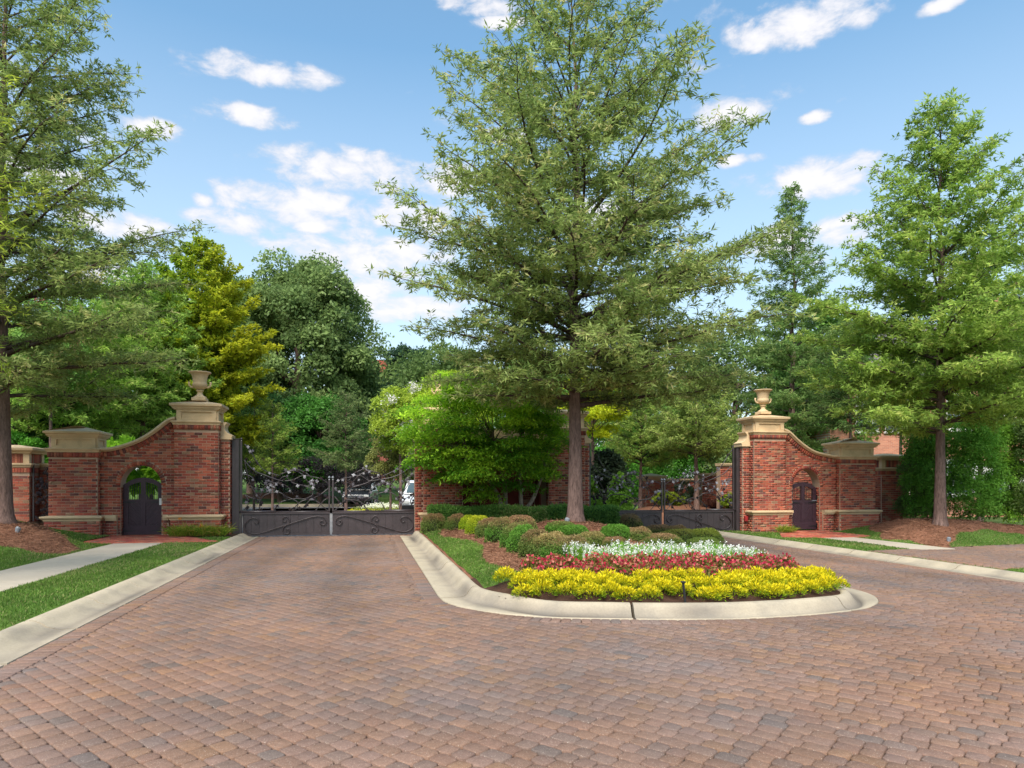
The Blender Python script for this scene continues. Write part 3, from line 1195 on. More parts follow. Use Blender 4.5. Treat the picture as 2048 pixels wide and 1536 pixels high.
    for q in ss:
        x, z = np.interp(q, s, cx_), np.interp(q, s, cz_)
        x2, z2 = np.interp(min(q + 0.03, s[-1]), s, cx_), np.interp(min(q + 0.03, s[-1]), s, cz_)
        if q >= s[-1] - 0.03:
            x2, z2 = x + 1, z
        if q <= 0.001:
            z2 = z
        a_ = math.atan2(z2 - z, x2 - x)
        rings.append([(x - math.sin(a_) * h, yw + dy, z + math.cos(a_) * h) for dy, h in prof])
    m.loft(rings)
    flat_part(m, 'swept_coping', M['cast'], root, mx, dz)
    # ledges
    ledge(root, mx, dz, -5.28, -4.11, yf, yf + 0.85)
    ledge(root, mx, dz, o0, o1, yf, yf + 0.78)
    for a, b in ((o1 + 0.17, aX - hw - 0.07), (aX + hw + 0.07, -5.45)):
        m = MB()
        m.box(a, b, yw - 0.08, yw + 0.1, -0.5, 0.54)
        flat_part(m, 'plinth_core', M['mortar'], root, mx, dz)
        m = MB()
        m.box(a, b, yw - 0.14, yw + 0.1, 0.54, 0.60)
        m.box(a, b, yw - 0.18, yw + 0.1, 0.60, 0.69)
        flat_part(m, 'ledge', M['cast'], root, mx, dz)
        B2 = Bricks()
        B2.front(a, b, -0.155, 0.53, yw - 0.08)
        B2.build(root, mx, n_obj=0, dz=dz)
    cap_parts(root, mx, dz, -5.28, -4.11, yf, yf + 0.85, 3.23, 3.66, 3.83, 3.96)
    cap_parts(root, mx, dz, o0, o1, yf, yf + 0.78, 2.43, 2.84, 3.00, 3.17)
    # console scroll on the pilaster
    m = MB()
    prof = [(-4.11, 2.86), (-3.84, 2.86), (-3.80, 2.90), (-3.78, 2.96), (-3.82, 2.98), (-3.93, 3.04), (-3.985, 3.12), (-4.0, 3.20), (-3.97, 3.27), (-3.93, 3.31), (-3.93, 3.34), (-4.11, 3.34)]
    m.prism(prof, yf + 0.24, yf + 0.78)
    m.box(-4.11, -3.80, yf + 0.23, yf + 0.79, 2.845, 2.925)
    flat_part(m, 'console', M['cast'], root, mx, dz)
    return root


ident = lambda x: np.asarray(x, float)
mirr = lambda x: 8.56 - np.asarray(x, float)
wing('brick_gate_wall', ident, 0.0, (-8.45, -7.24), 'red brick wing wall with arched gate and urn topped pier, left of the driveway gates')
wing('brick_gate_wall', mirr, -0.03, (-8.74, -7.36), 'red brick wing wall with arched gate and urn topped pier, right of the driveway gates', 0.8)


def urn(x, y, z, label):
    root = empty('stone_urn', (x, y, z), label, 'urn', 'stone urns on the gate piers')
    m = MB()
    m.box(-0.19, 0.19, -0.19, 0.19, 0.0, 0.09, bev=0.012)
    m.build('base', M['cast'], root, local=True)
    m = MB()
    m.lathe([(0.18, 0.09), (0.185, 0.11), (0.15, 0.135), (0.10, 0.165), (0.075, 0.20), (0.07, 0.25), (0.075, 0.28), (0.105, 0.29), (0.11, 0.305), (0.10, 0.32), (0.06, 0.33)], sides=24)
    m.build('foot', M['cast'], root, smooth=True, local=True)
    m = MB()
    rings = []
    for r_, zz_ in [(0.06, 0.33), (0.10, 0.35), (0.15, 0.38), (0.185, 0.42), (0.20, 0.465), (0.198, 0.50), (0.187, 0.525), (0.182, 0.535), (0.186, 0.56), (0.192, 0.62), (0.205, 0.70), (0.23, 0.77), (0.27, 0.80), (0.305, 0.815), (0.31, 0.83), (0.30, 0.842), (0.26, 0.845), (0.22, 0.80), (0.17, 0.6), (0.02, 0.5)]:
        fl = 0.012 if zz_ < 0.51 and r_ > 0.09 else 0
        rings.append([((r_ + fl * (1 if k % 2 else -1) * 0.6) * math.cos(2 * PI * k / 40), (r_ + fl * (1 if k % 2 else -1) * 0.6) * math.sin(2 * PI * k / 40), zz_) for k in range(40)])
    m.loft(rings)
    m.build('bowl', M['cast'], root, smooth=True, local=True)
    for s_ in (-1, 1):
        m = MB()
        m.tube([(s_ * 0.17, 0, 0.40), (s_ * 0.23, 0, 0.405), (s_ * 0.28, 0, 0.44), (s_ * 0.295, 0, 0.50), (s_ * 0.285, 0, 0.555)], [0.03, 0.028, 0.027, 0.026, 0.03], 8)
        m.build('handle', M['cast'], root, smooth=True, local=True)
    return root


urn(-4.695, 21.625, 3.945, 'stone urn with two handles on the tall pier left of the left driveway gate')
urn(8.56 + 4.695, 21.625, 3.915, 'stone urn with two handles on the tall pier right of the right driveway gate')
urn(2.29, 21.66, 3.945, 'stone urn on the middle pier, nearly hidden by the bright green maple')


# ---- low piers beside the wings, with the walls behind them
def low_pier(mx, dz, label, z0):
    root = empty('low_brick_pier', (float(mx(-9.9)), 22.6, dz), label, 'brick pier')
    x0, x1, y0, y1 = -10.45, -9.33, 22.2, 23.2
    m = MB()
    m.box(x0, x1, y0, y1, -0.5, 2.02)
    m.box(x0 + 0.06, x1 - 0.06, y0 + 0.06, y1 - 0.06, 2.02, 2.42)
    flat_part(m, 'pier_core', M['mortar'], root, mx, dz)
    B = Bricks()
    B.front(x0, x1, z0, 1.85, y0)
    B.side(x1, y0, y1, z0, 1.85, 1)
    B.side(x0, y0, y1, z0, 1.85, -1)
    B.soldier(x0 - 0.02, x1 + 0.02, 1.88, 2.02, y0 - 0.02)
    B.soldier_side(x1 + 0.02, y0 - 0.02, y1, 1.88, 2.02, 1)
    B.soldier_side(x0 - 0.02, y0 - 0.02, y1, 1.88, 2.02, -1)
    B.soldier(x0 + 0.17, x1 - 0.17, 2.15, 2.41, y0 + 0.055)
    B.soldier_side(x1 - 0.055, y0 + 0.17, y1 - 0.17, 2.15, 2.41, 1)
    B.build(root, mx, dz=dz)
    m = MB()
    rect_sweep(m, x0, x1, y0, y1, [(0.0, 2.02), (0.035, 2.03), (0.05, 2.07), (0.08, 2.10), (0.08, 2.13), (-0.03, 2.15)])
    flat_part(m, 'cornice', M['cast'], root, mx, dz)
    for a in (x0 + 0.02, x1 - 0.17):
        for b in (y0 + 0.02, y1 - 0.17):
            m = MB()
            m.box(a, a + 0.15, b, b + 0.15, 2.14, 2.425)
            flat_part(m, 'corner_block', M['cast'], root, mx, dz)
    m = MB()
    rect_sweep(m, x0, x1, y0, y1, [(0.0, 2.42), (0.04, 2.43), (0.05, 2.46), (0.09, 2.48), (0.13, 2.52), (0.14, 2.57), (0.135, 2.58), (-0.45, 2.68)])
    flat_part(m, 'cap', M['cast'], root, mx, dz)
    return root


low_pier(ident, 0.0, 'low brick pier with pale pyramid cap beside the oak trunk at far left', 0.48)
low_pier(lambda x: 9.05 - np.asarray(x, float), 0.0, 'low brick pier with pale pyramid cap between right wing wall and shrubs', 0.155)


def plain_wall(name, x0, x1, y, z0, z1, label, thick=0.3, cap=True, rz=0.0, org=None):
    org = org or ((x0 + x1) / 2, y, z0)
    root = empty(name, org, label, 'wall', rz=rz)
    m = MB()
    m.box(x0 - org[0], x1 - org[0], y - org[1], y - org[1] + thick, -0.6, z1 - z0)
    m.build('wall_core', M['mortar'], root, local=True)
    B = Bricks()
    B.front(x0, x1, z0 - 0.155, z1 - 0.02, y)
    R0 = B.r
    B.r = [(a - 0, b, c, d, e, f, g_) for a, b, c, d, e, f, g_ in R0]
    B.build(root, ident)
    if cap:
        m = MB()
        m.box(x0 - org[0] - 0.03, x1 - org[0] + 0.03, y - org[1] - 0.06, y - org[1] + thick + 0.06, z1 - z0, z1 - z0 + 0.05)
        m.box(x0 - org[0] - 0.03, x1 - org[0] + 0.03, y - org[1] - 0.09, y - org[1] + thick + 0.09, z1 - z0 + 0.051, z1 - z0 + 0.11)
        m.build('coping', M['cast'], root, local=True)
    return root


plain_wall('garden_wall', -9.3, -8.0, 22.75, 0.35, 2.05, 'short brick wall behind the leafy iron panel at left')
plain_wall('garden_wall', -15.5, -10.5, 22.5, 0.35, 1.95, 'brick wall running left out of the photo from the capped low pier')


plain_wall('garden_wall', 13.6, 18.4, 25.2, 0.2, 2.25, 'brick garden wall seen through the right arch')

# ------------------------------------------------------------------ middle gatehouse
def gatehouse():
    root = empty('gatehouse_wall', (4.24, 21.8, 0.0), 'dark red brick centre wall with recess behind the bright green maple', 'gate wall')
    yf = 21.2
    pr = [(1.70, 2.89), (5.59, 6.78)]
    B = Bricks()
    for i, (a, b) in enumerate(pr):
        m = MB()
        m.box(a, b, yf, yf + 0.95, -0.5, 3.33)
        flat_part(m, 'pier_core', M['mortar'], root, ident)
        m = MB()
        m.box(a - 0.08, b + 0.08, yf - 0.08, yf + 1.03, -0.5, 0.54)
        flat_part(m, 'plinth_core', M['mortar'], root, ident)
        B.front(a, b, 0.70, 3.07, yf)
        B.front(a - 0.08, b + 0.08, -0.155, 0.53, yf - 0.08)
        B.side(b, yf, yf + 0.95, 0.70, 3.07, 1)
        B.side(a, yf, yf + 0.3, 0.70, 3.07, -1)
        B.soldier(a - 0.02, b + 0.02, 3.09, 3.23, yf - 0.02)
        B.soldier_side(b + 0.02, yf - 0.02, yf + 0.9, 3.09, 3.23, 1)
        ledge(root, ident, 0, a, b, yf, yf + 0.95)
        cap_parts(root, ident, 0, a, b, yf, yf + 0.95, 3.23, 3.66, 3.84, 3.95)
    for a, b, s_ in ((1.46, 1.70, -1), (6.78, 7.02, 1)):
        m = MB()
        m.box(a, b, yf + 0.3, yf + 0.72, -0.5, 2.86)
        flat_part(m, 'pilaster_core', M['mortar'], root, ident)
        B.front(a, b, -0.155, 2.84, yf + 0.3)
        m = MB()
        x_in, d_ = (1.70, -1) if s_ < 0 else (6.78, 1)
        prof = [(x_in, 2.86), (x_in + d_ * 0.27, 2.86), (x_in + d_ * 0.33, 2.96), (x_in + d_ * 0.18, 3.04), (x_in + d_ * 0.11, 3.20), (x_in + d_ * 0.18, 3.34), (x_in, 3.34)]
        m.prism(prof, yf + 0.24, yf + 0.78)
        flat_part(m, 'console', M['cast'], root, ident)
    m = MB()
    m.box(2.89, 5.59, yf + 1.6, yf + 1.9, -0.5, 3.2)
    flat_part(m, 'recess_core', M['mortar'], root, ident)
    m = MB()
    m.box(2.89, 2.95, yf + 0.96, yf + 1.59, -0.5, 3.2)
    m.box(5.53, 5.59, yf + 0.96, yf + 1.59, -0.5, 3.2)
    flat_part(m, 'recess_cheek', M['redwall'], root, ident)
    m = MB()
    m.box(2.885, 5.595, yf + 0.5, yf + 1.95, 3.0, 3.30)
    flat_part(m, 'lintel', M['cast'], root, ident)
    B.front(2.96, 5.52, 0.25, 2.98, yf + 1.6)
    B.build(root, ident, tint=0.85)
    for x0, x1, z0, z1 in ((2.97, 3.35, 0.75, 1.62), (3.62, 4.35, 0.68, 1.75), (4.55, 5.10, 0.78, 1.70)):
        m = MB()
        m.box(x0, x1, yf + 1.50, yf + 1.578, z0, z1, bev=0.01)
        flat_part(m, 'recess_panel', M['redwall'], root, ident)
    for px in (961, 1045):
        t = (px - CX) / F_PX
        Yd = (yf + 1.49) / (cT - t * sT)
        u_ = Yd * (t * cT + sT)
        m = MB()
        rings = [[(u_ + r_ * math.cos(2 * PI * k / 14), yf + yy, zat(979, Yd) + r_ * math.sin(2 * PI * k / 14)) for k in range(14)] for r_, yy in ((0.07, 1.505), (0.075, 1.48), (0.055, 1.465), (0.045, 1.472), (0.02, 1.46))]
        m.loft(rings)
        flat_part(m, 'round_fitting', M['white'], root, ident)


gatehouse()


# ------------------------------------------------------------------ arched wooden gates
def clip_poly(poly, f):
    out = []
    n = len(poly)
    for i in range(n):
        a, b = poly[i], poly[(i + 1) % n]
        fa, fb = f(a), f(b)
        if fa >= 0:
            out.append(a)
        if (fa >= 0) != (fb >= 0):
            t = fa / (fa - fb)
            out.append((a[0] + (b[0] - a[0]) * t, a[1] + (b[1] - a[1]) * t))
    return out


def garden_gate(cx, y, z0, flip, label, keypad):
    root = empty('garden_gate', (cx, y, z0), label, 'gate')
    W_, top_e, top_c = 0.515, 1.43, 1.64

    def topz(x):
        return top_e + (top_c - top_e) * (1 - (abs(x) / W_) ** 2)
    for s_ in (-1, 1):
        m = MB()
        pl = [(s_ * W_, 0.02), (s_ * W_, topz(W_) - 0.02), (s_ * (W_ - 0.13), topz(W_ - 0.13) - 0.10), (s_ * (W_ - 0.13), 0.02)]
        m.prism(pl if s_ > 0 else pl[::-1], -0.035, 0.035)
        m.build('stile', M['wood_gate'], root, local=True)
    m = MB()
    m.prism([(-0.06, 0.285), (0.06, 0.285), (0.06, 1.52), (-0.06, 1.52)], -0.04, 0.04)
    m.build('centre_stile', M['wood_gate'], root, local=True)
    for nm, a, b in (('bottom_rail', 0.02, 0.28), ('middle_rail', 0.93, 1.02)):
        m = MB()
        m.box(-W_ + 0.132, W_ - 0.132, -0.037, 0.037, a, b)
        m.build(nm, M['wood_gate'], root, local=True)
    xs = np.linspace(-W_, W_, 17)
    m = MB()
    m.prism([(x, topz(x)) for x in xs[::-1]] + [(x, topz(x) - 0.13) for x in xs], -0.043, 0.043)
    m.build('arched_rail', M['wood_gate'], root, local=True)
    for s_ in (-1, 1):
        x0, x1, z0_, z1_ = 0.062, W_ - 0.132, 0.282, 0.928
        pitch = 0.092
        for k in range(-6, 14):
            c0 = k * pitch
            # strips rising outwards: z - x = const
            poly = [(x0, z0_), (x1, z0_), (x1, z1_), (x0, z1_)]
            f1 = lambda p, c=c0: (p[1] - z0_) - (p[0] - x0) * 1.05 - c - 0.004
            f2 = lambda p, c=c0: c + pitch - 0.004 - ((p[1] - z0_) - (p[0] - x0) * 1.05)
            poly = clip_poly(clip_poly(poly, f1), f2)
            if len(poly) < 3:
                continue
            m = MB()
            pl = [(p[0] * s_, p[1]) for p in poly]
            m.prism(pl if s_ > 0 else pl[::-1], -0.02 + random.uniform(-0.002, 0.002), 0.02)
            m.build('chevron_plank', M['wood_gate'], root, local=True)
        for k in range(5):
            x = s_ * (0.062 + (k + 0.7) * 0.062)
            m = MB()
            m.tube([(x, 0, 1.02), (x, 0, topz(x) - 0.12)], 0.0085, 6)
            m.build('spindle', M['black'], root, local=True)
        for zz in (0.13, 0.945):
            m = MB()
            m.prism([(s_ * (W_ + 0.03), zz - 0.028), (s_ * 0.2, zz - 0.008), (s_ * 0.2, zz + 0.008), (s_ * (W_ + 0.03), zz + 0.028)], -0.05, -0.044)
            m.build('strap_hinge', M['black'], root, local=True)
    for zz in (0.13, 1.12):
        m = MB()
        m.box(flip * (W_ + 0.005), flip * (W_ + 0.07), -0.09, -0.03, zz - 0.09, zz + 0.09) if flip > 0 else m.box(-(W_ + 0.07), -(W_ + 0.005), -0.09, -0.03, zz - 0.09, zz + 0.09)
        m.build('hinge_block', M['black'], root, local=True)
    if keypad == 'plate':
        m = MB()
        m.box(W_ - 0.085, W_ - 0.01, -0.075, -0.045, 0.86, 1.05, bev=0.006)
        m.build('keypad', M['white'], root, local=True)
    else:
        m = MB()
        m.box(W_ - 0.18, W_ - 0.01, -0.075, -0.045, 0.985, 1.02, bev=0.004)
        m.build('push_bar', M['grey'], root, local=True)
        m = MB()
        m.tube([(-W_ - 0.02, -0.06, 1.07), (-W_ + 0.06, -0.07, 1.07)], 0.012, 8)
        m.tube([(-W_ - 0.0, -0.06, 0.97), (-W_ + 0.05, -0.08, 0.93)], 0.016, 8)
        m.build('latch', M['grey'], root, local=True)


garden_gate(-6.19, 21.62, 0.10, -1, 'dark plum arched wooden gate with white keypad in the left brick arch', 'plate')
garden_gate(8.56 + 6.19, 21.62, -0.03, 1, 'dark plum arched wooden gate with steel latch in the right brick arch', 'bar')


# ------------------------------------------------------------------ iron driveway gates
def leaf_shape(r_, tone_, lobes=5):
    """a small flat beaten-metal vine leaf"""
    pts = []
    n = lobes * 2
    for k in range(n):
        a = 2 * PI * k / n
        q = (1.0 if k % 2 == 0 else 0.55)
        pts.append((math.cos(a) * q, 0, math.sin(a) * q))
    mb = MB()
    mb.add([(p[0], -0.10 * abs(p[0]), p[2]) for p in pts] + [(0, -0.22, 0)] + [(p[0], -0.10 * abs(p[0]) + 0.06, p[2]) for p in pts] + [(0, -0.14, 0)],
           [((i + 1) % n, i, n) for i in range(n)] + [(n + 1 + i, n + 1 + (i + 1) % n, 2 * n + 1) for i in range(n)] + [(i, (i + 1) % n, n + 1 + (i + 1) % n, n + 1 + i) for i in range(n)], tone_)
    return mb.mesh('iron_leaf', M['iron_leaf'])


ILEAF = [leaf_shape(1, c, l) for c, l in (((0.02, 0.016, 0.018), 5), ((0.03, 0.02, 0.02), 5), ((0.19, 0.18, 0.20), 4), ((0.11, 0.10, 0.115), 5), ((0.28, 0.27, 0.29), 4), ((0.018, 0.014, 0.018), 6))]
SCR = [[(215, 995), (235, 1008), (258, 985), (243, 955), (190, 948), (140, 985), (115, 1040), (150, 1095), (230, 1120), (330, 1095), (500, 1040), (700, 975), (820, 940), (890, 935), (945, 955), (965, 1000), (930, 1032), (898, 1010), (905, 985), (930, 985)],
       [(540, 1030), (575, 1000), (575, 965), (540, 935), (505, 955), (510, 985), (535, 990), (540, 975)],
       [(540, 1030), (510, 1060), (510, 1100), (540, 1125), (575, 1110), (570, 1075), (545, 1070), (540, 1085)]]
VIN = [[(268, 884), (264, 790), (270, 700)], [(270, 745), (205, 640), (160, 560), (110, 350)], [(270, 760), (330, 690), (450, 680), (560, 720), (650, 780), (655, 850), (600, 888)],
       [(265, 720), (350, 600), (450, 570), (560, 620), (610, 700)], [(105, 330), (200, 430), (330, 490), (480, 540), (600, 540), (700, 490), (820, 500), (900, 520), (985, 575)],
       [(600, 888), (700, 770), (850, 760), (960, 860), (985, 884)], [(480, 470), (600, 440), (700, 480), (790, 570), (860, 650)], [(700, 600), (800, 620), (810, 700), (720, 750), (640, 730)],
       [(985, 630), (900, 700), (780, 770), (700, 850)], [(105, 150), (160, 215), (230, 330), (330, 430), (480, 500)], [(120, 700), (160, 780), (110, 860)], [(270, 760), (180, 730), (115, 690)],
       [(330, 620), (420, 640), (410, 560), (340, 565)], [(105, 480), (190, 520), (260, 640)], [(560, 450), (650, 420), (760, 470), (830, 540), (880, 530)], [(420, 884), (480, 790), (600, 740), (700, 742)],
       [(985, 720), (930, 790), (850, 880)], [(450, 570), (520, 500), (620, 560), (760, 600), (860, 560)]]


def gate_leaf(hx, sgn, y, z0, label, seed, droop=0.0):
    """leaf hung at hx, closing in direction sgn"""
    root = empty('iron_gate_leaf', (hx, y, z0), label, 'gate', 'iron driveway gate leaves')
    rr = random.Random(seed)
    k = 1 / 365.0
    cv = lambda p: (sgn * (p[0] - 90) * k, (1150 - p[1]) * k)
    Wd = 2.50

    def part(nm, m, mat=M['iron'], smooth=False):
        V_ = np.array(m.v)
        F_ = m.f
        if sgn < 0:
            V_[:, 0] *= -1
            F_ = [tuple(reversed(f)) for f in m.f]
        return link(nm, raw_mesh(nm, V_, F_, mat, None, smooth), root)
    nb = 11
    for i in range(nb):
        a, b = 0.03 + (Wd - 0.06) * i / nb, 0.03 + (Wd - 0.06) * (i + 1) / nb
        m = MB()
        m.box(a + 0.003, b - 0.003, 0.0, 0.02, 0.10, 0.66)
        part('panel_board', m)
    m = MB(); m.box(0.01, Wd - 0.01, 0.021, 0.028, 0.05, 0.70); part('back_plate', m)
    m = MB(); m.box(0.0, Wd, -0.025, 0.034, 0.03, 0.098); part('bottom_rail', m)
    m = MB(); m.box(0.0, Wd, -0.03, 0.035, 0.662, 0.715); part('top_rail', m)
    m = MB(); m.tube([(-0.12, 0, 0.735), (0.95, 0, 0.735)], 0.04, 10); part('tube_arm', m, smooth=True)
    m = MB(); m.tube([(0.951, 0, 0.728), (Wd, 0, 0.728)], 0.026, 10); part('top_tube', m, smooth=True)
    m = MB(); m.box(-0.045, 0.0, -0.03, 0.03, 0.03, 2.82); part('hinge_stile', m)
    m = MB(); m.tube([(-0.022, 0, 2.82), (-0.022, 0, 2.85), (-0.022, 0, 2.88), (-0.022, 0, 2.92)], [0.03, 0.014, 0.036, 0.004], 8); part('finial', m)
    m = MB(); m.box(Wd - 0.045, Wd + 0.0, -0.034, 0.036, 0.74, 1.68); part('meeting_stile', m)
    m = MB(); m.tube([(Wd - 0.022, 0, 1.68), (Wd - 0.022, 0, 1.71), (Wd - 0.022, 0, 1.74), (Wd - 0.022, 0, 1.77), (Wd - 0.022, 0, 1.80)], [0.028, 0.012, 0.04, 0.034, 0.004], 8); part('finial', m, M['grey'])
    for s_ in SCR:
        q = catmull([cv(p) for p in s_], 5)
        q[:, 0] *= sgn
        m = MB(); m.tube([(x, -0.038, z) for x, z in q], 0.0135, 6); part('scroll', m, smooth=True)
    curves = []
    for s_ in VIN:
        jit = [(p[0] + rr.uniform(-10, 10), p[1] + rr.uniform(-10, 10)) for p in s_]
        q = catmull([cv(p) for p in jit], 6)
        q[:, 0] = np.clip(q[:, 0] * sgn, 0.0, Wd - 0.03)
        q[:, 1] = np.clip(q[:, 1], 0.76, 2.8)
        n = len(q)
        m = MB(); m.tube([(x, -0.01 + 0.012 * math.sin(i * 0.7 + seed), z) for i, (x, z) in enumerate(q)], list(np.linspace(0.017, 0.010, n)), 5); part('vine_stem', m, smooth=True)
        curves.append(q)
    for i in range(96):
        q = rr.choice(curves)
        x, z = q[rr.randrange(len(q))]
        x += rr.uniform(-0.08, 0.08)
        z += rr.uniform(-0.08, 0.08)
        if not (0.03 < x < Wd - 0.05) or z < 0.8 or z > 2.7:
            continue
        low = z < 1.25
        o_ = link('iron_leaf', ILEAF[rr.choice((0, 1, 5, 0, 3) if low else (2, 3, 4, 3, 1))], root, (sgn * x, -0.035, z))
        q_ = rr.uniform(0.042, 0.070)
        o_.scale = (q_, q_, q_)
        o_.rotation_euler = (rr.uniform(-0.6, 0.6), rr.uniform(0, 6), rr.uniform(-0.5, 0.5))
    return root


YG = 21.75
gate_leaf(-3.56, 1, YG, 0.0, 'left leaf of the left iron vine gate, hung by the tall brick pier', 1)
gate_leaf(1.50, -1, YG, 0.0, 'right leaf of the left iron vine gate, hung beside the maple', 2)
gate_leaf(7.02 + 0.12, 1, YG, -0.06, 'left leaf of the right iron vine gate, behind the hedge and oak trunk', 3)
gate_leaf(12.19, -1, YG, -0.06, 'right leaf of the right iron vine gate, hung by the right brick pier', 4)
for x, z, lb in ((-3.73, 0.0, 'tall dark steel gate post at the left edge of the left driveway gate'), (1.62 - 0.0, 0.0, 'tall dark steel gate post between left driveway gate and maple'),
                 (7.00, -0.05, 'tall dark steel gate post just right of the island oak trunk'), (12.38, -0.1, 'tall dark steel gate post against the right brick gate pier')):
    root = empty('gate_post', (x, YG + 0.02, z), lb, 'gate post', 'steel posts of the driveway gates')
    m = MB()
    m.box(-0.10, 0.10, -0.10, 0.10, -0.2, 2.86, bev=0.008)
    m.build('post', M['iron'], root, local=True)
    m = MB()
    m.box(-0.085, -0.02, -0.115, -0.102, 0.0, 2.84)
    m.box(0.02, 0.085, -0.115, -0.102, 0.0, 2.84)
    m.build('ribs', M['iron'], root, local=True)
    m = MB()
    m.box(-0.11, 0.11, -0.11, 0.11, 2.861, 2.885, bev=0.005)
    m.build('cap', M['iron'], root, local=True)
for x, y, z, lb in ((-3.93, 21.42, 0.13, 'small red gate sensor box low on the left gate pier'), (12.50, 21.42, 0.30, 'small red gate sensor box low on the right gate pier')):
    m = MB()
    m.box(-0.05, 0.05, -0.05, 0.05, 0.0, 0.17, bev=0.008)
    m.box(-0.03, 0.03, -0.062, -0.05, 0.05, 0.12)
    o = m.build('sensor_box', M['redbox'], None)
    o.location = (x, y, z)
    tag(o, lb, 'sensor box')

# leafy iron panel beside the left wing
root = empty('iron_vine_panel', (-8.87, 22.3, 0.5), 'tall narrow iron panel of black vine leaves between left outer pier and low pier', 'iron panel')
for a, b in ((-0.42, -0.38), (0.34, 0.38)):
    m = MB(); m.box(a, b, -0.02, 0.02, 0.0, 1.62); m.build('upright', M['iron'], root, local=True)
rr = random.Random(3)
for i in range(7):
    x = rr.uniform(-0.1, 0.1)
    pts = [(x * 0.3, 0, 0.0)]
    for k in range(1, 6):
        x += rr.uniform(-0.16, 0.16)
        x = max(-0.34, min(0.3, x))
        pts.append((x, rr.uniform(-0.01, 0.01), k * 0.31))
    m = MB(); m.tube(pts, 0.012, 5); m.build('vine_stem', M['iron'], root, local=True)
for i in range(62):
    o = link('iron_leaf', ILEAF[rr.choice((0, 1, 5))], root, (rr.uniform(-0.36, 0.34), -0.02, rr.uniform(0.03, 1.6)))
    q_ = rr.uniform(0.055, 0.085)
    o.scale = (q_, q_, q_)
    o.rotation_euler = (rr.uniform(-0.5, 0.5), rr.uniform(0, 6), rr.uniform(-0.4, 0.4))

# ------------------------------------------------------------------ small fittings
x, y = 3.80, 7.96
root = empty('path_light', (x, y, float(isl_z(x, y))), 'thin black light stake standing in front of the yellow flowers', 'garden light')
m = MB(); m.tube([(0.04, 0, -0.1), (0.0, 0, 0.26)], 0.016, 8); m.build('stake', M['black'], root, local=True)
m = MB(); m.box(-0.026, 0.026, -0.026, 0.026, 0.26, 0.28, bev=0.005); m.build('head', M['black'], root, local=True)


def uplight(x, y, z, label):
    root = empty('uplight', (x, y, z), label, 'garden light', 'landscape uplights')
    m = MB(); m.lathe([(0.03, -0.05), (0.035, 0.05), (0.06, 0.06), (0.06, 0.08), (0.03, 0.09)], sides=12); m.build('base', M['grey'], root, local=True)
    m = MB(); m.tube([(0, 0, 0.09), (0.02, 0.01, 0.2), (0.03, 0.02, 0.22)], [0.042, 0.058, 0.048], 12); m.build('lamp_housing', M['grey'], root, local=True)


x, y = at(1133, 15.3)
uplight(x, y, float(isl_z(x, y)), 'grey bell shaped uplight at the foot of the big oak')
x, y = at(34, 15.2)
uplight(x, y, float(yard_l(x, y)) - 0.12, 'grey uplight half sunk in straw at the left oak')
x, y = at(1897, 19.2)
uplight(x, y, float(yard_r(x, y)) - 0.12, 'grey uplight half sunk in straw at the right oak')


# ------------------------------------------------------------------ plants: leaf makers
def unit(v_):
    return v_ / (np.linalg.norm(v_, axis=-1, keepdims=True) + 1e-9)


def rand_dirs(n, r):
    return unit(r.normal(size=(n, 3)))


def leaf_quads(P, D, Nn, L_, W_):
    """n pointed leaves as single four-cornered blades"""
    S = unit(np.cross(D, Nn))
    L_, W_ = np.asarray(L_)[:, None], np.asarray(W_)[:, None]
    up = np.cross(S, D)
    v = np.stack([P, P + D * L_ * 0.45 + S * W_ * 0.5, P + D * L_ - up * L_ * 0.10, P + D * L_ * 0.45 - S * W_ * 0.5], 1)
    return v


QF = np.array([[0, 1, 2, 3]])


def leaf_mesh(name, P, D, Nn, L_, W_, C, mat):
    v = leaf_quads(P, D, Nn, L_, W_)
    V_, F_ = grid_join(v, 4, QF)
    return raw_mesh(name, V_, F_, mat, np.repeat(C, 4, axis=0))


def mixc(a, b, t):
    return np.asarray(a)[None] * (1 - t[:, None]) + np.asarray(b)[None] * t[:, None]


BARK = (0.165, 0.105, 0.088)
LIMB = (0.085, 0.06, 0.05)


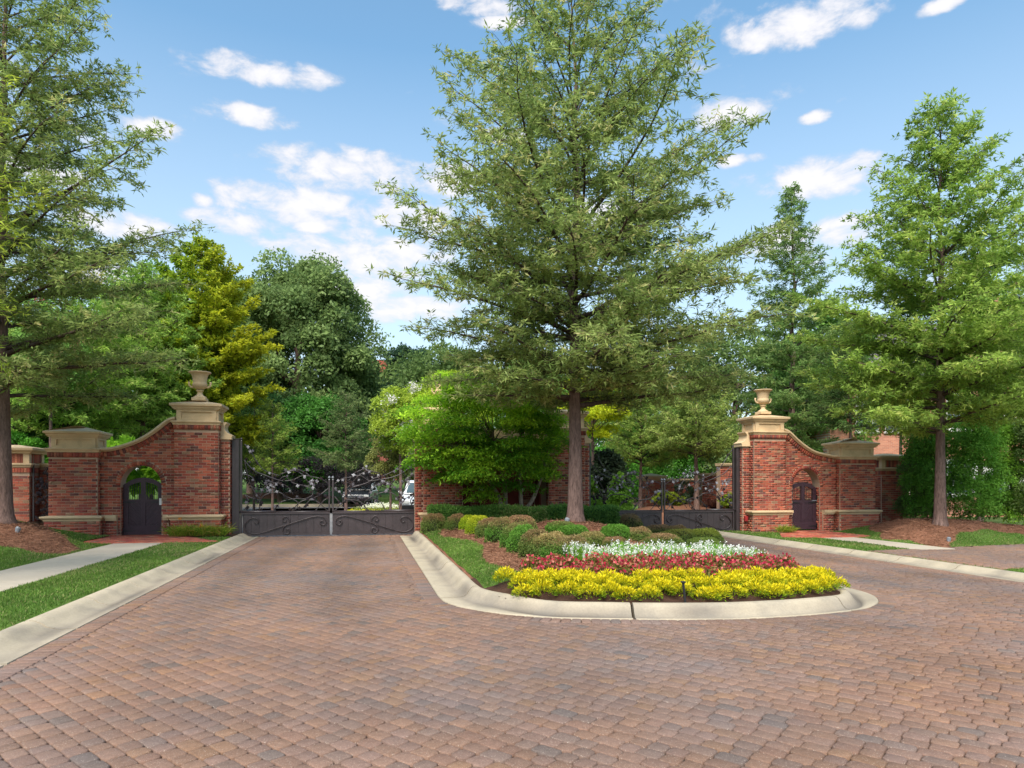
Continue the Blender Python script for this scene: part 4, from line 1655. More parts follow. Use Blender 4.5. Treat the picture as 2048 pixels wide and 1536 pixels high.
def oak(label, x, y, z, H, prof, h0, nprim, tr, pal, seed, L=0.105, Wl=0.021, k=8, group=None, group_name='oak_tree', slope=(4, 52), sec=4.6, bark=BARK,
        clear=None, lean=0.0, low=0.92, asym=0.0, twig=0.11, cat='tree', shade=0.0):
    """tree with whorled limbs: prof = [(height, radius)] of the crown"""
    r = np.random.default_rng(seed)
    rr = random.Random(seed)
    root = empty(group_name, (x, y, z), label, cat, group)
    hz, rz_ = np.array(prof).T
    mb = MB()
    pts, rad = [], []
    nseg = 14
    wob = [(rr.uniform(-1, 1) * 0.012 * H, rr.uniform(-1, 1) * 0.012 * H) for _ in range(nseg + 1)]
    for i in range(nseg + 1):
        t = i / nseg
        hgt = t * H * 0.985
        fl = 1 + 0.55 * math.exp(-hgt / 0.22) + 0.15 * math.exp(-hgt / 0.8)
        pts.append((wob[i][0] * t * 0.7, wob[i][1] * t * 0.7, hgt - (0.15 if i == 0 else 0)))
        rad.append(max(0.012, tr * (1 - t) ** 0.85 * fl * (0.98 if i else 1)))
    # denser rings near the foot
    foot = [(0, 0, h) for h in (-0.15, 0.0, 0.08, 0.2, 0.45, 0.9)]
    frad = [tr * (1.75), tr * 1.55, tr * 1.40, tr * 1.22, tr * 1.10, tr * 1.03]
    pts = foot + [p for p in pts if p[2] > 1.2]
    rad = frad + [q for p, q in zip([(0, 0, i / nseg * H * 0.985) for i in range(nseg + 1)], rad) if p[2] > 1.2]
    mb.tube(pts, rad, 14, (*bark,))
    tp = np.array(pts)

    def tx(h):
        return np.array([np.interp(h, tp[:, 2], tp[:, 0]), np.interp(h, tp[:, 2], tp[:, 1]), h])
    tips, tdir, twq = [], [], []
    g0 = rr.random() * 6
    for i in range(nprim):
        f = (i + rr.random()) / nprim
        zt = h0 + (H - h0) * (f ** low)
        R = float(np.interp(zt, hz, rz_)) * rr.uniform(0.64, 1.05)
        R *= 1 + asym * math.cos(g0 + i * 2.39996 + TH) * (zt < 0.5 * H)
        if R < 0.12:
            R = 0.12
        az = g0 + i * 2.39996 + rr.uniform(-0.3, 0.3)
        sl = math.radians(slope[0] + (slope[1] - slope[0]) * ((zt - h0) / (H - h0)) + rr.uniform(-7, 7))
        hs = max(h0 * 0.92, zt - R * math.tan(sl) * 0.9)
        p0 = tx(hs)
        zt2 = max(zt, h0)
        n = 7
        pl = []
        bend = rr.uniform(-0.25, 0.25)
        for q in range(n):
            t = q / (n - 1)
            rad_ = R * t
            aa = az + bend * t * t
            pl.append(p0 + np.array([math.cos(aa) * rad_, math.sin(aa) * rad_, (zt2 - hs) * (t ** 0.85) + rr.uniform(-.03, .03) * R * 0.3]))
        pl = np.array(pl)
        br = 0.007 * R + 0.010
        br *= 1.0 + 0.9 * (1 - f)
        mb.tube(pl, list(np.linspace(br, 0.006, n)), 5, LIMB, cap=False)
        d_out = np.array([math.cos(az), math.sin(az), 0])
        perp = np.array([-math.sin(az), math.cos(az), 0])
        ns = int(R * sec) + 3
        for s_ in range(ns + 1):
            t = 0.16 + 0.84 * (s_ + rr.random() * 0.7) / ns if s_ < ns else 1.0
            t = min(t, 1.0)
            b0 = np.array([np.interp(t * (n - 1), range(n), pl[:, a]) for a in range(3)])
            side = 1 if s_ % 2 else -1
            if s_ == ns:
                dd = unit(d_out + np.array([0, 0, math.tan(sl) * 0.6]))
                l2 = 0.25 * R ** 0.5
            else:
                dd = unit(d_out * rr.uniform(0.35, 0.95) + perp * side * rr.uniform(0.45, 1.1) + np.array([0, 0, rr.uniform(-0.22, 0.42)]))
                l2 = (0.34 * R * (1.12 - t) + 0.26) * rr.uniform(0.6, 1.15)
            e = b0 + dd * l2 + np.array([0, 0, rr.uniform(-0.12, 0.10) * l2])
            m_ = (b0 + e) / 2 + np.array([rr.uniform(-.04, .04), rr.uniform(-.04, .04), rr.uniform(0, .05)]) * l2
            mb.tube([b0, m_, e], [0.008, 0.005, 0.003], 3, LIMB, cap=False)
            nt_ = int(l2 / twig) + 2
            for q in range(nt_):
                t2 = (q + rr.random()) / nt_
                c0 = b0 * (1 - t2) + e * t2
                dv = unit(dd * rr.uniform(0.2, 1) + r.normal(size=3) * np.array([0.7, 0.7, 0.42]))
                tl = rr.uniform(0.10, 0.30)
                tips.append(c0 + dv * tl)
                tdir.append(dv)
                twq.append(c0)
    T = np.array(tips)
    Dv = np.array(tdir)
    Tw = np.array(twq)
    n = len(T)
    trunk = mb.build('trunk', M['bark'], root, smooth=True, local=True)
    # twigs
    tw = leaf_quads(Tw, unit(T - Tw + 1e-6), rand_dirs(n, r), np.linalg.norm(T - Tw, axis=1), np.full(n, 0.010))
    V_, F_ = grid_join(tw, 4, QF)
    ob = link('twigs', raw_mesh('twigs', V_, F_, M['bark'], np.tile(np.array(bark) * 0.6, (len(V_), 1))), root)
    ob['kind'] = 'stuff'
    # leaves
    P = np.repeat(T, k, axis=0) + r.normal(size=(n * k, 3)) * 0.035
    back = np.repeat(Tw, k, axis=0)
    u_ = r.random((n * k, 1)) * 0.5
    P = P * (1 - u_) + back * u_
    D = unit(np.repeat(Dv, k, axis=0) * 0.5 + r.normal(size=(n * k, 3)) * np.array([1, 1, 0.55]))
    Nn = unit(r.normal(size=(n * k, 3)) * 0.7 + np.array([0, 0, 1.0]))
    L_ = L * r.uniform(0.6, 1.25, n * k)
    W_ = Wl * r.uniform(0.7, 1.3, n * k)
    ct = np.clip(0.5 + 0.24 * r.normal(size=n) + 0.22 * np.sin(T[:, 0] * 1.7 + T[:, 2] * 1.1) * np.cos(T[:, 1] * 1.9), 0, 1)
    C = mixc(pal[0], pal[1], np.repeat(ct, k))
    if len(pal) > 2:
        q = np.repeat(r.random(n) < 0.10, k)
        C[q] = mixc(pal[1], pal[2], r.random(q.sum()))
    if callable(clear):
        C = clear(P, C)
    C = C * r.uniform(0.8, 1.2, (n * k, 1))
    me = leaf_mesh('crown', P, D, Nn, L_, W_, C, M['leaf'])
    link('crown', me, root)
    return root


def broad(label, x, y, z, H, cz, rx, rz, pal, seed, nl=70, per=420, leaf=0.16, lobe=0.34, name='tree', cat='tree', group=None, trunk_r=0.2, flat=1.0, tint=None,
          bark=BARK, flowers=None, shape='round', trunk=True, trunk_top=None):
    """broad crown built of leaf clumps on lobes"""
    r = np.random.default_rng(seed)
    root = empty(name, (x, y, z), label, cat, group)
    mb = MB()
    tt = trunk_top or (cz + rz * 0.2)
    if trunk:
        mb.tube([(0, 0, -0.2), (0, 0, 0.1), (0.03, 0, tt * 0.4), (0, 0.04, tt * 0.8), (0, 0, tt)], [trunk_r * 1.5, trunk_r * 1.1, trunk_r, trunk_r * 0.7, trunk_r * 0.3], 8, bark)
    d = rand_dirs(nl, r)
    q = r.uniform(0.45, 0.92, nl) ** 0.7
    if shape == 'cone':
        h = r.random(nl) ** 1.15
        a = r.random(nl) * 2 * PI
        rad = (1 - h) ** 0.75 * rx * r.uniform(0.55, 1.0, nl)
        c = np.stack([np.cos(a) * rad, np.sin(a) * rad, cz - rz + 2 * rz * h], -1)
        lr = lobe * rx * (0.45 + 0.7 * (1 - h))
    elif shape == 'column':
        h = r.random(nl)
        a = r.random(nl) * 2 * PI
        rad = rx * (1 - 0.5 * h ** 3) * r.uniform(0.35, 0.95, nl)
        c = np.stack([np.cos(a) * rad, np.sin(a) * rad, cz - rz + 2 * rz * h], -1)
        lr = np.full(nl, lobe * rx)
    else:
        c = d * q[:, None] * np.array([rx, rx, rz]) + np.array([0, 0, cz])
        lr = lobe * min(rx, rz) * r.uniform(0.65, 1.15, nl)
    if trunk:
        for i in range(min(nl, 22)):
            p = c[i]
            b0 = np.array([0, 0, max(0.3 * tt, min(tt * 0.95, p[2] - abs(p[0]) * 0.6 - 0.3))])
            mid = (b0 + p) / 2 + np.array([0, 0, 0.08 * rz])
            mb.tube([b0, mid, p], [trunk_r * 0.38, trunk_r * 0.22, 0.02], 4, bark, cap=False)
        mb.build('trunk', M['bark'], root, smooth=True, local=True)
    n = nl * per
    ld = rand_dirs(n, r)
    ld[:, 2] = np.where(ld[:, 2] < -0.35, -ld[:, 2], ld[:, 2])
    rad = np.repeat(lr, per) * r.uniform(0.35, 1.0, n) ** 0.45
    wob = 1 + 0.22 * np.sin(ld[:, 0] * 7 + np.repeat(np.arange(nl), per)) * np.cos(ld[:, 1] * 6)
    P = np.repeat(c, per, axis=0) + ld * (rad * wob)[:, None] * np.array([1, 1, flat])
    D = unit(ld * 0.5 + r.normal(size=(n, 3)) * 0.8 + np.array([0, 0, -0.25]))
    Nn = unit(ld + r.normal(size=(n, 3)) * 0.55 + np.array([0, 0, 0.4]))
    L_ = leaf * r.uniform(0.6, 1.3, n)
    W_ = L_ * 0.55
    ct = np.repeat(np.clip(0.5 + 0.27 * r.normal(size=nl), 0, 1), per) * 0.7 + 0.3 * r.random(n)
    C = mixc(pal[0], pal[1], ct) * r.uniform(0.82, 1.2, (n, 1))
    if tint is not None:
        C = tint(P, C, r)
    me = leaf_mesh('crown', P, D, Nn, L_, W_, C, M['leaf'])
    link('crown', me, root)
    if flowers:
        fcol, nf, frac = flowers
        top = np.argsort(-(c[:, 2] + r.random(nl) * rz * 0.9))[:int(nl * frac)]
        for i in range(nf):
            j = r.choice(top)
            a = rand_dirs(1, r)[0]
            a[2] = abs(a[2]) * 0.8
            cc_ = c[j] + a * lr[j] * 1.02
            m = 90
            P_ = cc_ + r.normal(size=(m, 3)) * np.array([0.10, 0.10, 0.11])
            me = leaf_mesh('flower_cluster', P_, rand_dirs(m, r), rand_dirs(m, r), r.uniform(0.04, 0.09, m), r.uniform(0.04, 0.08, m), np.tile(fcol, (m, 1)) * r.uniform(0.8, 1.15, (m, 1)), M['petal'])
            link('flower_cluster', me, root)['kind'] = 'stuff'
    return root


# palettes (base colours)
OAK_P = ((0.100, 0.150, 0.038), (0.265, 0.315, 0.098), (0.42, 0.37, 0.17))
OAK_G = ((0.11, 0.185, 0.033), (0.27, 0.36, 0.07), (0.40, 0.43, 0.12))
DARK = ((0.050, 0.090, 0.024), (0.135, 0.190, 0.055))
MIDG = ((0.060, 0.130, 0.028), (0.15, 0.26, 0.055))
LIME = ((0.12, 0.22, 0.015), (0.28, 0.38, 0.02))

# ---- three big oaks
px, py = TREE
zt = float(isl_z(px, py))
oak('tall willow oak standing in the island behind the clipped shrubs', px, py, zt - 0.03, 13.2,
    [(2.9, 3.4), (3.6, 4.3), (5.2, 4.45), (6.4, 4.4), (7.5, 4.3), (8.7, 4.5), (9.3, 3.1), (10.4, 2.7), (11.4, 2.4), (12.2, 1.6), (13.1, 0.4)], 2.9, 98, 0.165, OAK_P, 11, k=10, sec=5.0, slope=(1, 56), low=1.22, asym=0.14, L=0.15, Wl=0.034)


def left_tint(P, C):
    return C


oak('tall willow oak at the left edge rising from the pine straw mound', TREE_L[0], TREE_L[1], float(yard_l(*TREE_L)) - 0.03, 13.9,
    [(2.8, 2.9), (3.8, 3.8), (5.2, 4.0), (6.5, 3.9), (8.3, 4.3), (9.4, 3.1), (11.0, 2.7), (12.4, 2.0), (13.8, 0.5)], 2.7, 92, 0.20, OAK_P, 23, k=10, sec=4.7, slope=(3, 48), L=0.15, Wl=0.034)
oak('tall green oak rising from the pine straw mound right of the right wing wall', TREE_R[0], TREE_R[1], float(yard_r(*TREE_R)) - 0.03, 12.4,
    [(2.6, 2.9), (3.4, 3.7), (5.0, 3.95), (6.5, 3.7), (8.0, 3.2), (9.0, 2.7), (10.2, 1.7), (11.3, 1.2), (12.3, 0.3)], 2.9, 84, 0.15, OAK_G, 37, k=12, sec=5.4, slope=(2, 50), L=0.15, Wl=0.042)

# yellow-green boughs of an oak standing outside the frame at left
xb, yb = at(-330, 9.5)
oak('pale yellow green boughs of a near oak reaching in at the left edge', xb, yb, 0.12, 9.6,
    [(3.0, 1.7), (3.8, 2.3), (5.0, 2.1), (6.6, 2.3), (8.2, 1.5), (9.5, 0.3)], 3.2, 50, 0.13, ((0.20, 0.27, 0.03), (0.36, 0.40, 0.05)), 41, k=8, sec=4.6, L=0.13, Wl=0.022, slope=(5, 45))


# ---- background trees
def bg(px, Y, py_top, py_bot, wpx, kind, label, pal, seed, z=-0.1, **kw):
    x, y = at(px, Y)
    zt_, zb_ = zat(py_top, Y), zat(py_bot, Y)
    R = wpx / 2 / F_PX * Y
    gz = float(far_z(np.array(x), np.array(y))) if Y > 40 else z
    H = zt_ - gz
    if kind == 'oak':
        cb = zb_ - gz
        hs = [(cb, R * 0.75), (cb + (H - cb) * 0.18, R), (cb + (H - cb) * 0.42, R * 0.92), (cb + (H - cb) * 0.7, R * 0.62), (H - 0.05, 0.15)]
        if kw.pop('full', False):
            hs = [(cb, R * 0.9), (cb + (H - cb) * 0.35, R * 1.05), (cb + (H - cb) * 0.62, R * 0.92), (cb + (H - cb) * 0.85, R * 0.58), (H - 0.05, 0.2)]
        return oak(label, x, y, gz, H, hs, cb, kw.pop('nprim', 46), kw.pop('tr', 0.13), pal, seed, **kw)
    cz = (zt_ + zb_) / 2 - gz
    return broad(label, x, y, gz, H, cz, R, (zt_ - zb_) / 2, pal, seed, shape=kind, **kw)


def yellow_side(P, C, r):
    s_ = P[:, 0] * cT - P[:, 1] * sT      # towards the right-hand side of the crown
    t = np.clip(0.30 + s_ / 3.0 + 0.25 * r.normal(size=len(P)), 0, 1)
    return C * (1 - t[:, None]) + np.array([0.33, 0.335, 0.02]) * t[:, None] * r.uniform(0.8, 1.15, (len(P), 1))


bg(595, 56, 505, 985, 330, 'round', 'large dark green rounded tree behind the left gate', ((0.062, 0.105, 0.032), (0.185, 0.245, 0.080)), 51, nl=230, per=560, leaf=0.30, lobe=0.24, trunk_r=0.4, name='shade_tree')
bg(500, 62, 560, 985, 200, 'round', 'dark tree between the yellow tree and the large rounded tree', DARK, 52, nl=100, per=420, leaf=0.32, lobe=0.3, trunk_r=0.3, name='shade_tree')
bg(455, 66, 500, 960, 150, 'round', 'dark treetop peeping over the yellow tree', DARK, 53, nl=50, per=300, leaf=0.34, lobe=0.3, trunk_r=0.3, name='shade_tree')
bg(715, 60, 690, 985, 130, 'round', 'mid green tree right of and below the large rounded tree', ((0.030, 0.075, 0.02), (0.09, 0.15, 0.04)), 54, nl=95, per=420, leaf=0.28, lobe=0.3, trunk_r=0.25, name='shade_tree')
bg(815, 68, 678, 985, 130, 'round', 'dark distant tree just left of the maple', ((0.024, 0.055, 0.028), (0.06, 0.105, 0.05)), 55, nl=95, per=400, leaf=0.32, lobe=0.3, trunk_r=0.3, name='shade_tree')
bg(640, 48, 800, 985, 190, 'round', 'low glossy dark green tree behind the small conical oak', ((0.020, 0.075, 0.012), (0.065, 0.17, 0.025)), 56, nl=95, per=420, leaf=0.2, lobe=0.3, trunk_r=0.2, name='shade_tree')
bg(560, 50, 790, 985, 180, 'round', 'low dark tree behind the pale small trees inside the left gate', ((0.016, 0.05, 0.014), (0.05, 0.11, 0.03)), 57, nl=90, per=420, leaf=0.22, lobe=0.3, trunk_r=0.2, name='shade_tree')
bg(880, 52, 700, 985, 260, 'round', 'dark tree behind the maple and gatehouse wall', DARK, 58, nl=120, per=360, leaf=0.28, lobe=0.28, trunk_r=0.3, name='shade_tree')
bg(1080, 50, 720, 985, 260, 'round', 'green tree behind the oak trunk', MIDG, 59, nl=110, per=360, leaf=0.26, lobe=0.28, trunk_r=0.3, name='shade_tree')
bg(1270, 52, 740, 985, 280, 'round', 'green tree far behind the right gate', MIDG, 60, nl=110, per=360, leaf=0.26, lobe=0.28, trunk_r=0.3, name='shade_tree')
bg(1470, 54, 640, 985, 260, 'round', 'dark green tree behind the right gate pier', DARK, 61, nl=100, per=360, leaf=0.28, lobe=0.3, trunk_r=0.3, name='shade_tree')
bg(402, 33, 478, 900, 262, 'oak', 'tall tree turning yellow on its right side behind the left urn', ((0.10, 0.19, 0.018), (0.20, 0.28, 0.02)), 62, nprim=104, k=16, L=0.19, Wl=0.075, tr=0.18, full=True, group_name='yellowing_tree', clear=lambda P, C: yellow_side(P, C, np.random.default_rng(3)), twig=0.13)
bg(1655, 42, 610, 960, 200, 'round', 'mid green tree filling the gap behind the right wing wall', MIDG, 140, nl=100, per=400, leaf=0.24, lobe=0.3, trunk_r=0.2, name='shade_tree')
bg(300, 45, 540, 960, 330, 'round', 'green tree mass closing the gap behind the left oaks', MIDG, 141, nl=120, per=400, leaf=0.24, lobe=0.28, trunk_r=0.2, name='shade_tree')
bg(285, 30, 530, 870, 250, 'oak', 'green oak behind the swept wall left of the yellow tree', ((0.11, 0.20, 0.032), (0.27, 0.38, 0.075), (0.38, 0.40, 0.12)), 63, nprim=70, full=True, k=11, L=0.17, Wl=0.045, tr=0.16)
bg(130, 27, 560, 880, 300, 'oak', 'green oak behind the left outer brick pier', ((0.105, 0.20, 0.03), (0.26, 0.37, 0.065), (0.36, 0.40, 0.11)), 64, nprim=70, full=True, k=11, L=0.16, Wl=0.042, tr=0.15)
bg(210, 40, 620, 960, 420, 'round', 'deep green tree mass behind the left wing wall', ((0.05, 0.12, 0.022), (0.14, 0.24, 0.05)), 65, nl=90, per=380, leaf=0.22, lobe=0.28, trunk_r=0.2, name='shade_tree')
bg(20, 36, 640, 960, 300, 'round', 'deep green tree behind the left brick wall', ((0.05, 0.12, 0.022), (0.14, 0.24, 0.05)), 66, nl=70, per=380, leaf=0.22, lobe=0.28, trunk_r=0.2, name='shade_tree')
bg(100, 25, 595, 800, 150, 'round', 'crape myrtle with pink blossoms among the oaks at left', MIDG, 67, nl=30, per=420, leaf=0.09, lobe=0.4, trunk_r=0.06, name='crape_myrtle', flowers=((0.55, 0.10, 0.17), 9, 0.6))
bg(430, 38, 760, 930, 190, 'cone', 'small pale yellow tree just right of the left urn pier', ((0.15, 0.19, 0.03), (0.28, 0.29, 0.04)), 68, nl=50, per=420, leaf=0.14, lobe=0.4, trunk_r=0.08, name='young_tree', flat=0.6)
bg(692, 35, 785, 938, 120, 'oak', 'small conical oak standing on the lawn inside the left gate', ((0.06, 0.10, 0.03), (0.14, 0.185, 0.065), (0.2, 0.2, 0.09)), 69, nprim=34, k=10, L=0.14, Wl=0.035, tr=0.075)
bg(545, 34, 800, 950, 100, 'oak', 'pale young tree left of the small conical oak', ((0.12, 0.18, 0.03), (0.22, 0.28, 0.05)), 70, nprim=28, k=10, L=0.14, Wl=0.035, tr=0.06)
bg(508, 37, 770, 955, 110, 'oak', 'pale green young tree next to the left gate post', ((0.10, 0.16, 0.03), (0.2, 0.26, 0.06)), 71, nprim=28, k=10, L=0.14, Wl=0.035, tr=0.06)
bg(800, 26.5, 765, 925, 118, 'round', 'yellow green crape myrtle with white blossoms left of the maple', ((0.14, 0.22, 0.03), (0.30, 0.36, 0.04)), 72, nl=40, per=420, leaf=0.10, lobe=0.36, trunk_r=0.06, name='crape_myrtle', flowers=((0.80, 0.76, 0.70), 13, 0.8), z=0.0)
bg(780, 28, 880, 965, 100, 'round', 'olive shrub under the white crape myrtle behind the gate', ((0.12, 0.14, 0.04), (0.24, 0.24, 0.07)), 73, nl=26, per=300, leaf=0.10, lobe=0.4, trunk_r=0.05, name='shrub', cat='shrub')
bg(1185, 27, 735, 895, 130, 'round', 'lime yellow small tree glowing behind the oak trunk', ((0.26, 0.33, 0.015), (0.45, 0.46, 0.02)), 74, nl=40, per=400, leaf=0.11, lobe=0.36, trunk_r=0.07, name='lime_tree', flat=0.6)
bg(900, 28, 740, 880, 200, 'round', 'lime green tree behind and above the maple', ((0.17, 0.27, 0.02), (0.30, 0.37, 0.03)), 75, nl=40, per=360, leaf=0.11, lobe=0.36, trunk_r=0.07, name='lime_tree', flat=0.6)
bg(1281, 31, 770, 925, 190, 'oak', 'layered oak in front of the far brick wall, left of two', ((0.10, 0.165, 0.03), (0.22, 0.29, 0.06), (0.32, 0.33, 0.09)), 76, nprim=40, k=10, L=0.14, Wl=0.038, tr=0.10)
bg(1393, 29, 745, 905, 240, 'oak', 'layered oak in front of the far brick wall, right of two', ((0.12, 0.17, 0.035), (0.25, 0.31, 0.075), (0.36, 0.36, 0.12)), 77, nprim=44, k=10, L=0.14, Wl=0.038, tr=0.12)
bg(1585, 34, 372, 890, 215, 'oak', 'tall airy oak behind the right urn pier', ((0.085, 0.15, 0.04), (0.18, 0.26, 0.075), (0.28, 0.28, 0.10)), 78, nprim=70, k=10, L=0.19, Wl=0.05, tr=0.19)
bg(1700, 30, 640, 860, 150, 'oak', 'small green oak behind the right swept wall', ((0.05, 0.095, 0.025), (0.12, 0.17, 0.05)), 79, nprim=34, k=9, L=0.16, Wl=0.042, tr=0.1)
bg(2110, 24, 300, 850, 260, 'oak', 'green oak partly outside the right edge of the photo', OAK_G, 80, nprim=56, k=9, L=0.15, Wl=0.04, tr=0.15)
bg(1800, 31, 690, 850, 150, 'oak', 'leafy oak in front of the brick house, left of the big right oak', OAK_G, 150, nprim=44, k=11, L=0.17, Wl=0.05, tr=0.1)
bg(1960, 31, 560, 900, 230, 'oak', 'leafy oak in front of the brick house, behind the big right oak', OAK_G, 151, nprim=50, k=11, L=0.18, Wl=0.055, tr=0.12)
# dark hedge masses deeper in
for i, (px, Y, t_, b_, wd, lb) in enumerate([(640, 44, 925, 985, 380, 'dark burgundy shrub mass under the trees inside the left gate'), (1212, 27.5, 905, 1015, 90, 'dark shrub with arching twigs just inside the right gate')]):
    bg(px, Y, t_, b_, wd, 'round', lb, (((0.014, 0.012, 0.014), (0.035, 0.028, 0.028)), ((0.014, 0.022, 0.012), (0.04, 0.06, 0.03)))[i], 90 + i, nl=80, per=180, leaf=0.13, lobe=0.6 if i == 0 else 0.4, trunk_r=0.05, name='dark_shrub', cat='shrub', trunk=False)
for i, (px, Y, t_, b_, wd, lb) in enumerate([(1225, 36, 868, 1000, 90, 'bright green tall hedge plant left of the dark gap'), (1290, 38, 862, 1000, 90, 'bright green tall hedge plant touching the dark gap on the left'),
                                             (1388, 36, 850, 1000, 75, 'bright green tall hedge plant right of the dark gap'), (1440, 35, 855, 1000, 85, 'dark green tall hedge plant beside the right gate post')]):
    bg(px, Y, t_, b_, wd, 'column', lb, ((0.03, 0.10, 0.012), (0.085, 0.22, 0.025)) if i < 3 else DARK, 95 + i, nl=44, per=300, leaf=0.13, lobe=0.5, name='hedge_plant', cat='hedge', trunk=False)
for i, (px, Y, t_, b_, wd, lb) in enumerate([(1180, 24.5, 955, 1030, 46, 'pointed bright green topiary just right of the oak trunk'), (1238, 25, 948, 1030, 56, 'pointed bright green topiary left of the far brick wall')]):
    bg(px, Y, t_, b_, wd, 'cone', lb, ((0.06, 0.14, 0.015), (0.15, 0.27, 0.03)), 101 + i, nl=36, per=260, leaf=0.07, lobe=0.5, name='topiary', cat='shrub', trunk=False)

# evergreen shrubs
for i, (px, Y, t_, b_, wd, lb, pal) in enumerate([
        (1838, 24.6, 900, 1035, 70, 'low dark evergreen beside the right low pier', DARK),
        (1860, 24.2, 862, 1035, 110, 'tall glossy evergreen bush left of the right oak trunk', ((0.045, 0.13, 0.018), (0.14, 0.30, 0.04))),
        (1945, 23.6, 852, 1045, 110, 'tall glossy evergreen bush right of the right oak trunk', ((0.05, 0.14, 0.018), (0.18, 0.34, 0.05))),
        (2010, 24.0, 858, 1042, 80, 'tall light green evergreen bush near the right edge', ((0.07, 0.17, 0.02), (0.24, 0.40, 0.05))),
        (2070, 23.4, 850, 1050, 90, 'dark evergreen bush cut by the right edge of the photo', DARK)]):
    bg(px, Y, t_, b_, wd, 'column', lb, pal, 110 + i, nl=60, per=420, leaf=0.075, lobe=0.44, name='evergreen_bush', cat='bush', trunk=False, z=0.05)
bg(40, 25.5, 862, 960, 130, 'round', 'bright green glossy bush behind the low pier at left', ((0.03, 0.12, 0.012), (0.12, 0.30, 0.03)), 120, nl=40, per=380, leaf=0.08, lobe=0.36, name='evergreen_bush', cat='bush', trunk=False)
bg(50, 27, 795, 960, 160, 'round', 'dark magnolia with broad shiny leaves at the far left', ((0.015, 0.05, 0.012), (0.06, 0.13, 0.035)), 121, nl=50, per=300, leaf=0.17, lobe=0.36, name='magnolia', trunk_r=0.08)
bg(278, 24, 890, 985, 150, 'round', 'yellow green ornamental grass seen through the left arch', ((0.10, 0.22, 0.015), (0.26, 0.42, 0.03)), 122, nl=20, per=260, leaf=0.22, lobe=0.5, name='garden_shrub', cat='shrub', trunk=False)


# ---- bright green maple in front of the centre wall
def maple():
    x0, y0 = 4.08, 20.92
    zb = float(isl_z(x0, y0))
    r = np.random.default_rng(131)
    rr = random.Random(131)
    root = empty('maple_tree', (x0, y0, zb), 'bright green multi trunk maple in front of the centre brick wall', 'tree')
    mb = MB()
    # trunks measured from the photo: leaning stems
    stems = [((0.00, 0, -0.1), (-0.04, 0, 0.5), (-0.22, 0.0, 1.0), (-0.75, 0.05, 1.7), (-1.3, 0.1, 2.4)),
             ((0.10, 0, -0.1), (0.08, 0, 0.6), (0.05, -0.05, 1.2), (-0.2, -0.1, 2.0), (-0.35, 0, 3.0)),
             ((0.60, 0.05, -0.1), (0.58, 0.05, 0.6), (0.55, 0.1, 1.3), (0.5, 0.1, 2.2), (0.7, 0.2, 3.2)),
             ((0.68, 0.0, -0.1), (0.74, 0, 0.42), (0.95, -0.05, 0.8), (1.15, -0.1, 1.35), (1.45, -0.1, 2.2), (1.9, 0, 2.8))]
    tops = []
    for s_ in stems:
        q = catmull([np.array(p)[[0, 2]] for p in s_], 4)
        n = len(q)
        yy = np.interp(np.linspace(0, 1, n), np.linspace(0, 1, len(s_)), [p[1] for p in s_])
        mb.tube([(a, b, c) for (a, c), b in zip(q, yy)], list(np.linspace(0.085, 0.03, n)), 8, (0.27, 0.21, 0.16))
        tops += [np.array([q[i][0], yy[i], q[i][1]]) for i in range(n // 2, n, 3)]
    # flat layered sprays
    C0 = np.array([-0.62, -0.85, 2.75])
    pads = []
    for i in range(150):
        d = rand_dirs(1, r)[0]
        q = r.uniform(0.3, 1.0) ** 0.6
        p = C0 + d * q * np.array([2.45, 1.5, 1.95])
        if p[2] < 0.95 + 0.30 * abs(p[0] + 0.1) * 0 or (p[2] < 1.5 and (abs(p[0] + 0.9) > 1.5 or r.random() < 0.45)):
            continue
        pads.append((p, r.uniform(0.38, 0.68)))
    for p, q in pads[:70]:
        t = min(tops, key=lambda a: float(np.linalg.norm(a - p)))
        mb.tube([t, (t + p) / 2 + np.array([0, 0, 0.1]), p], [0.022, 0.014, 0.006], 4, (0.20, 0.16, 0.12), cap=False)
    mb.build('trunk', M['bark'], root, smooth=True, local=True)
    Pn, Cn = [], []
    for p, q in pads:
        m = int(760 * q)
        a = r.random(m) * 2 * PI
        rad = q * np.sqrt(r.random(m))
        rough = 1 + 0.25 * np.sin(a * 5 + p[0] * 7)
        P = np.stack([np.cos(a) * rad * rough, np.sin(a) * rad * rough, -0.42 * rad ** 2 / q + r.normal(size=m) * 0.045], -1) + p
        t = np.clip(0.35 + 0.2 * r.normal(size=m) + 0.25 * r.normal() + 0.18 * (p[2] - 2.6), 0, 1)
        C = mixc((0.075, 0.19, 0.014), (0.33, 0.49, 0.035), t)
        Pn.append(P)
        Cn.append(C * r.uniform(0.82, 1.18, (m, 1)))
    P, C = np.vstack(Pn), np.vstack(Cn)
    n = len(P)
    D = unit(r.normal(size=(n, 3)) * np.array([1, 1, 0.4]) + np.array([0, 0, -0.35]))
    Nn = unit(r.normal(size=(n, 3)) * 0.4 + np.array([0, 0, 1.0]))
    me = leaf_mesh('crown', P, D, Nn, r.uniform(0.07, 0.14, n), r.uniform(0.03, 0.055, n), C, M['leaf'])
    link('crown', me, root)


maple()


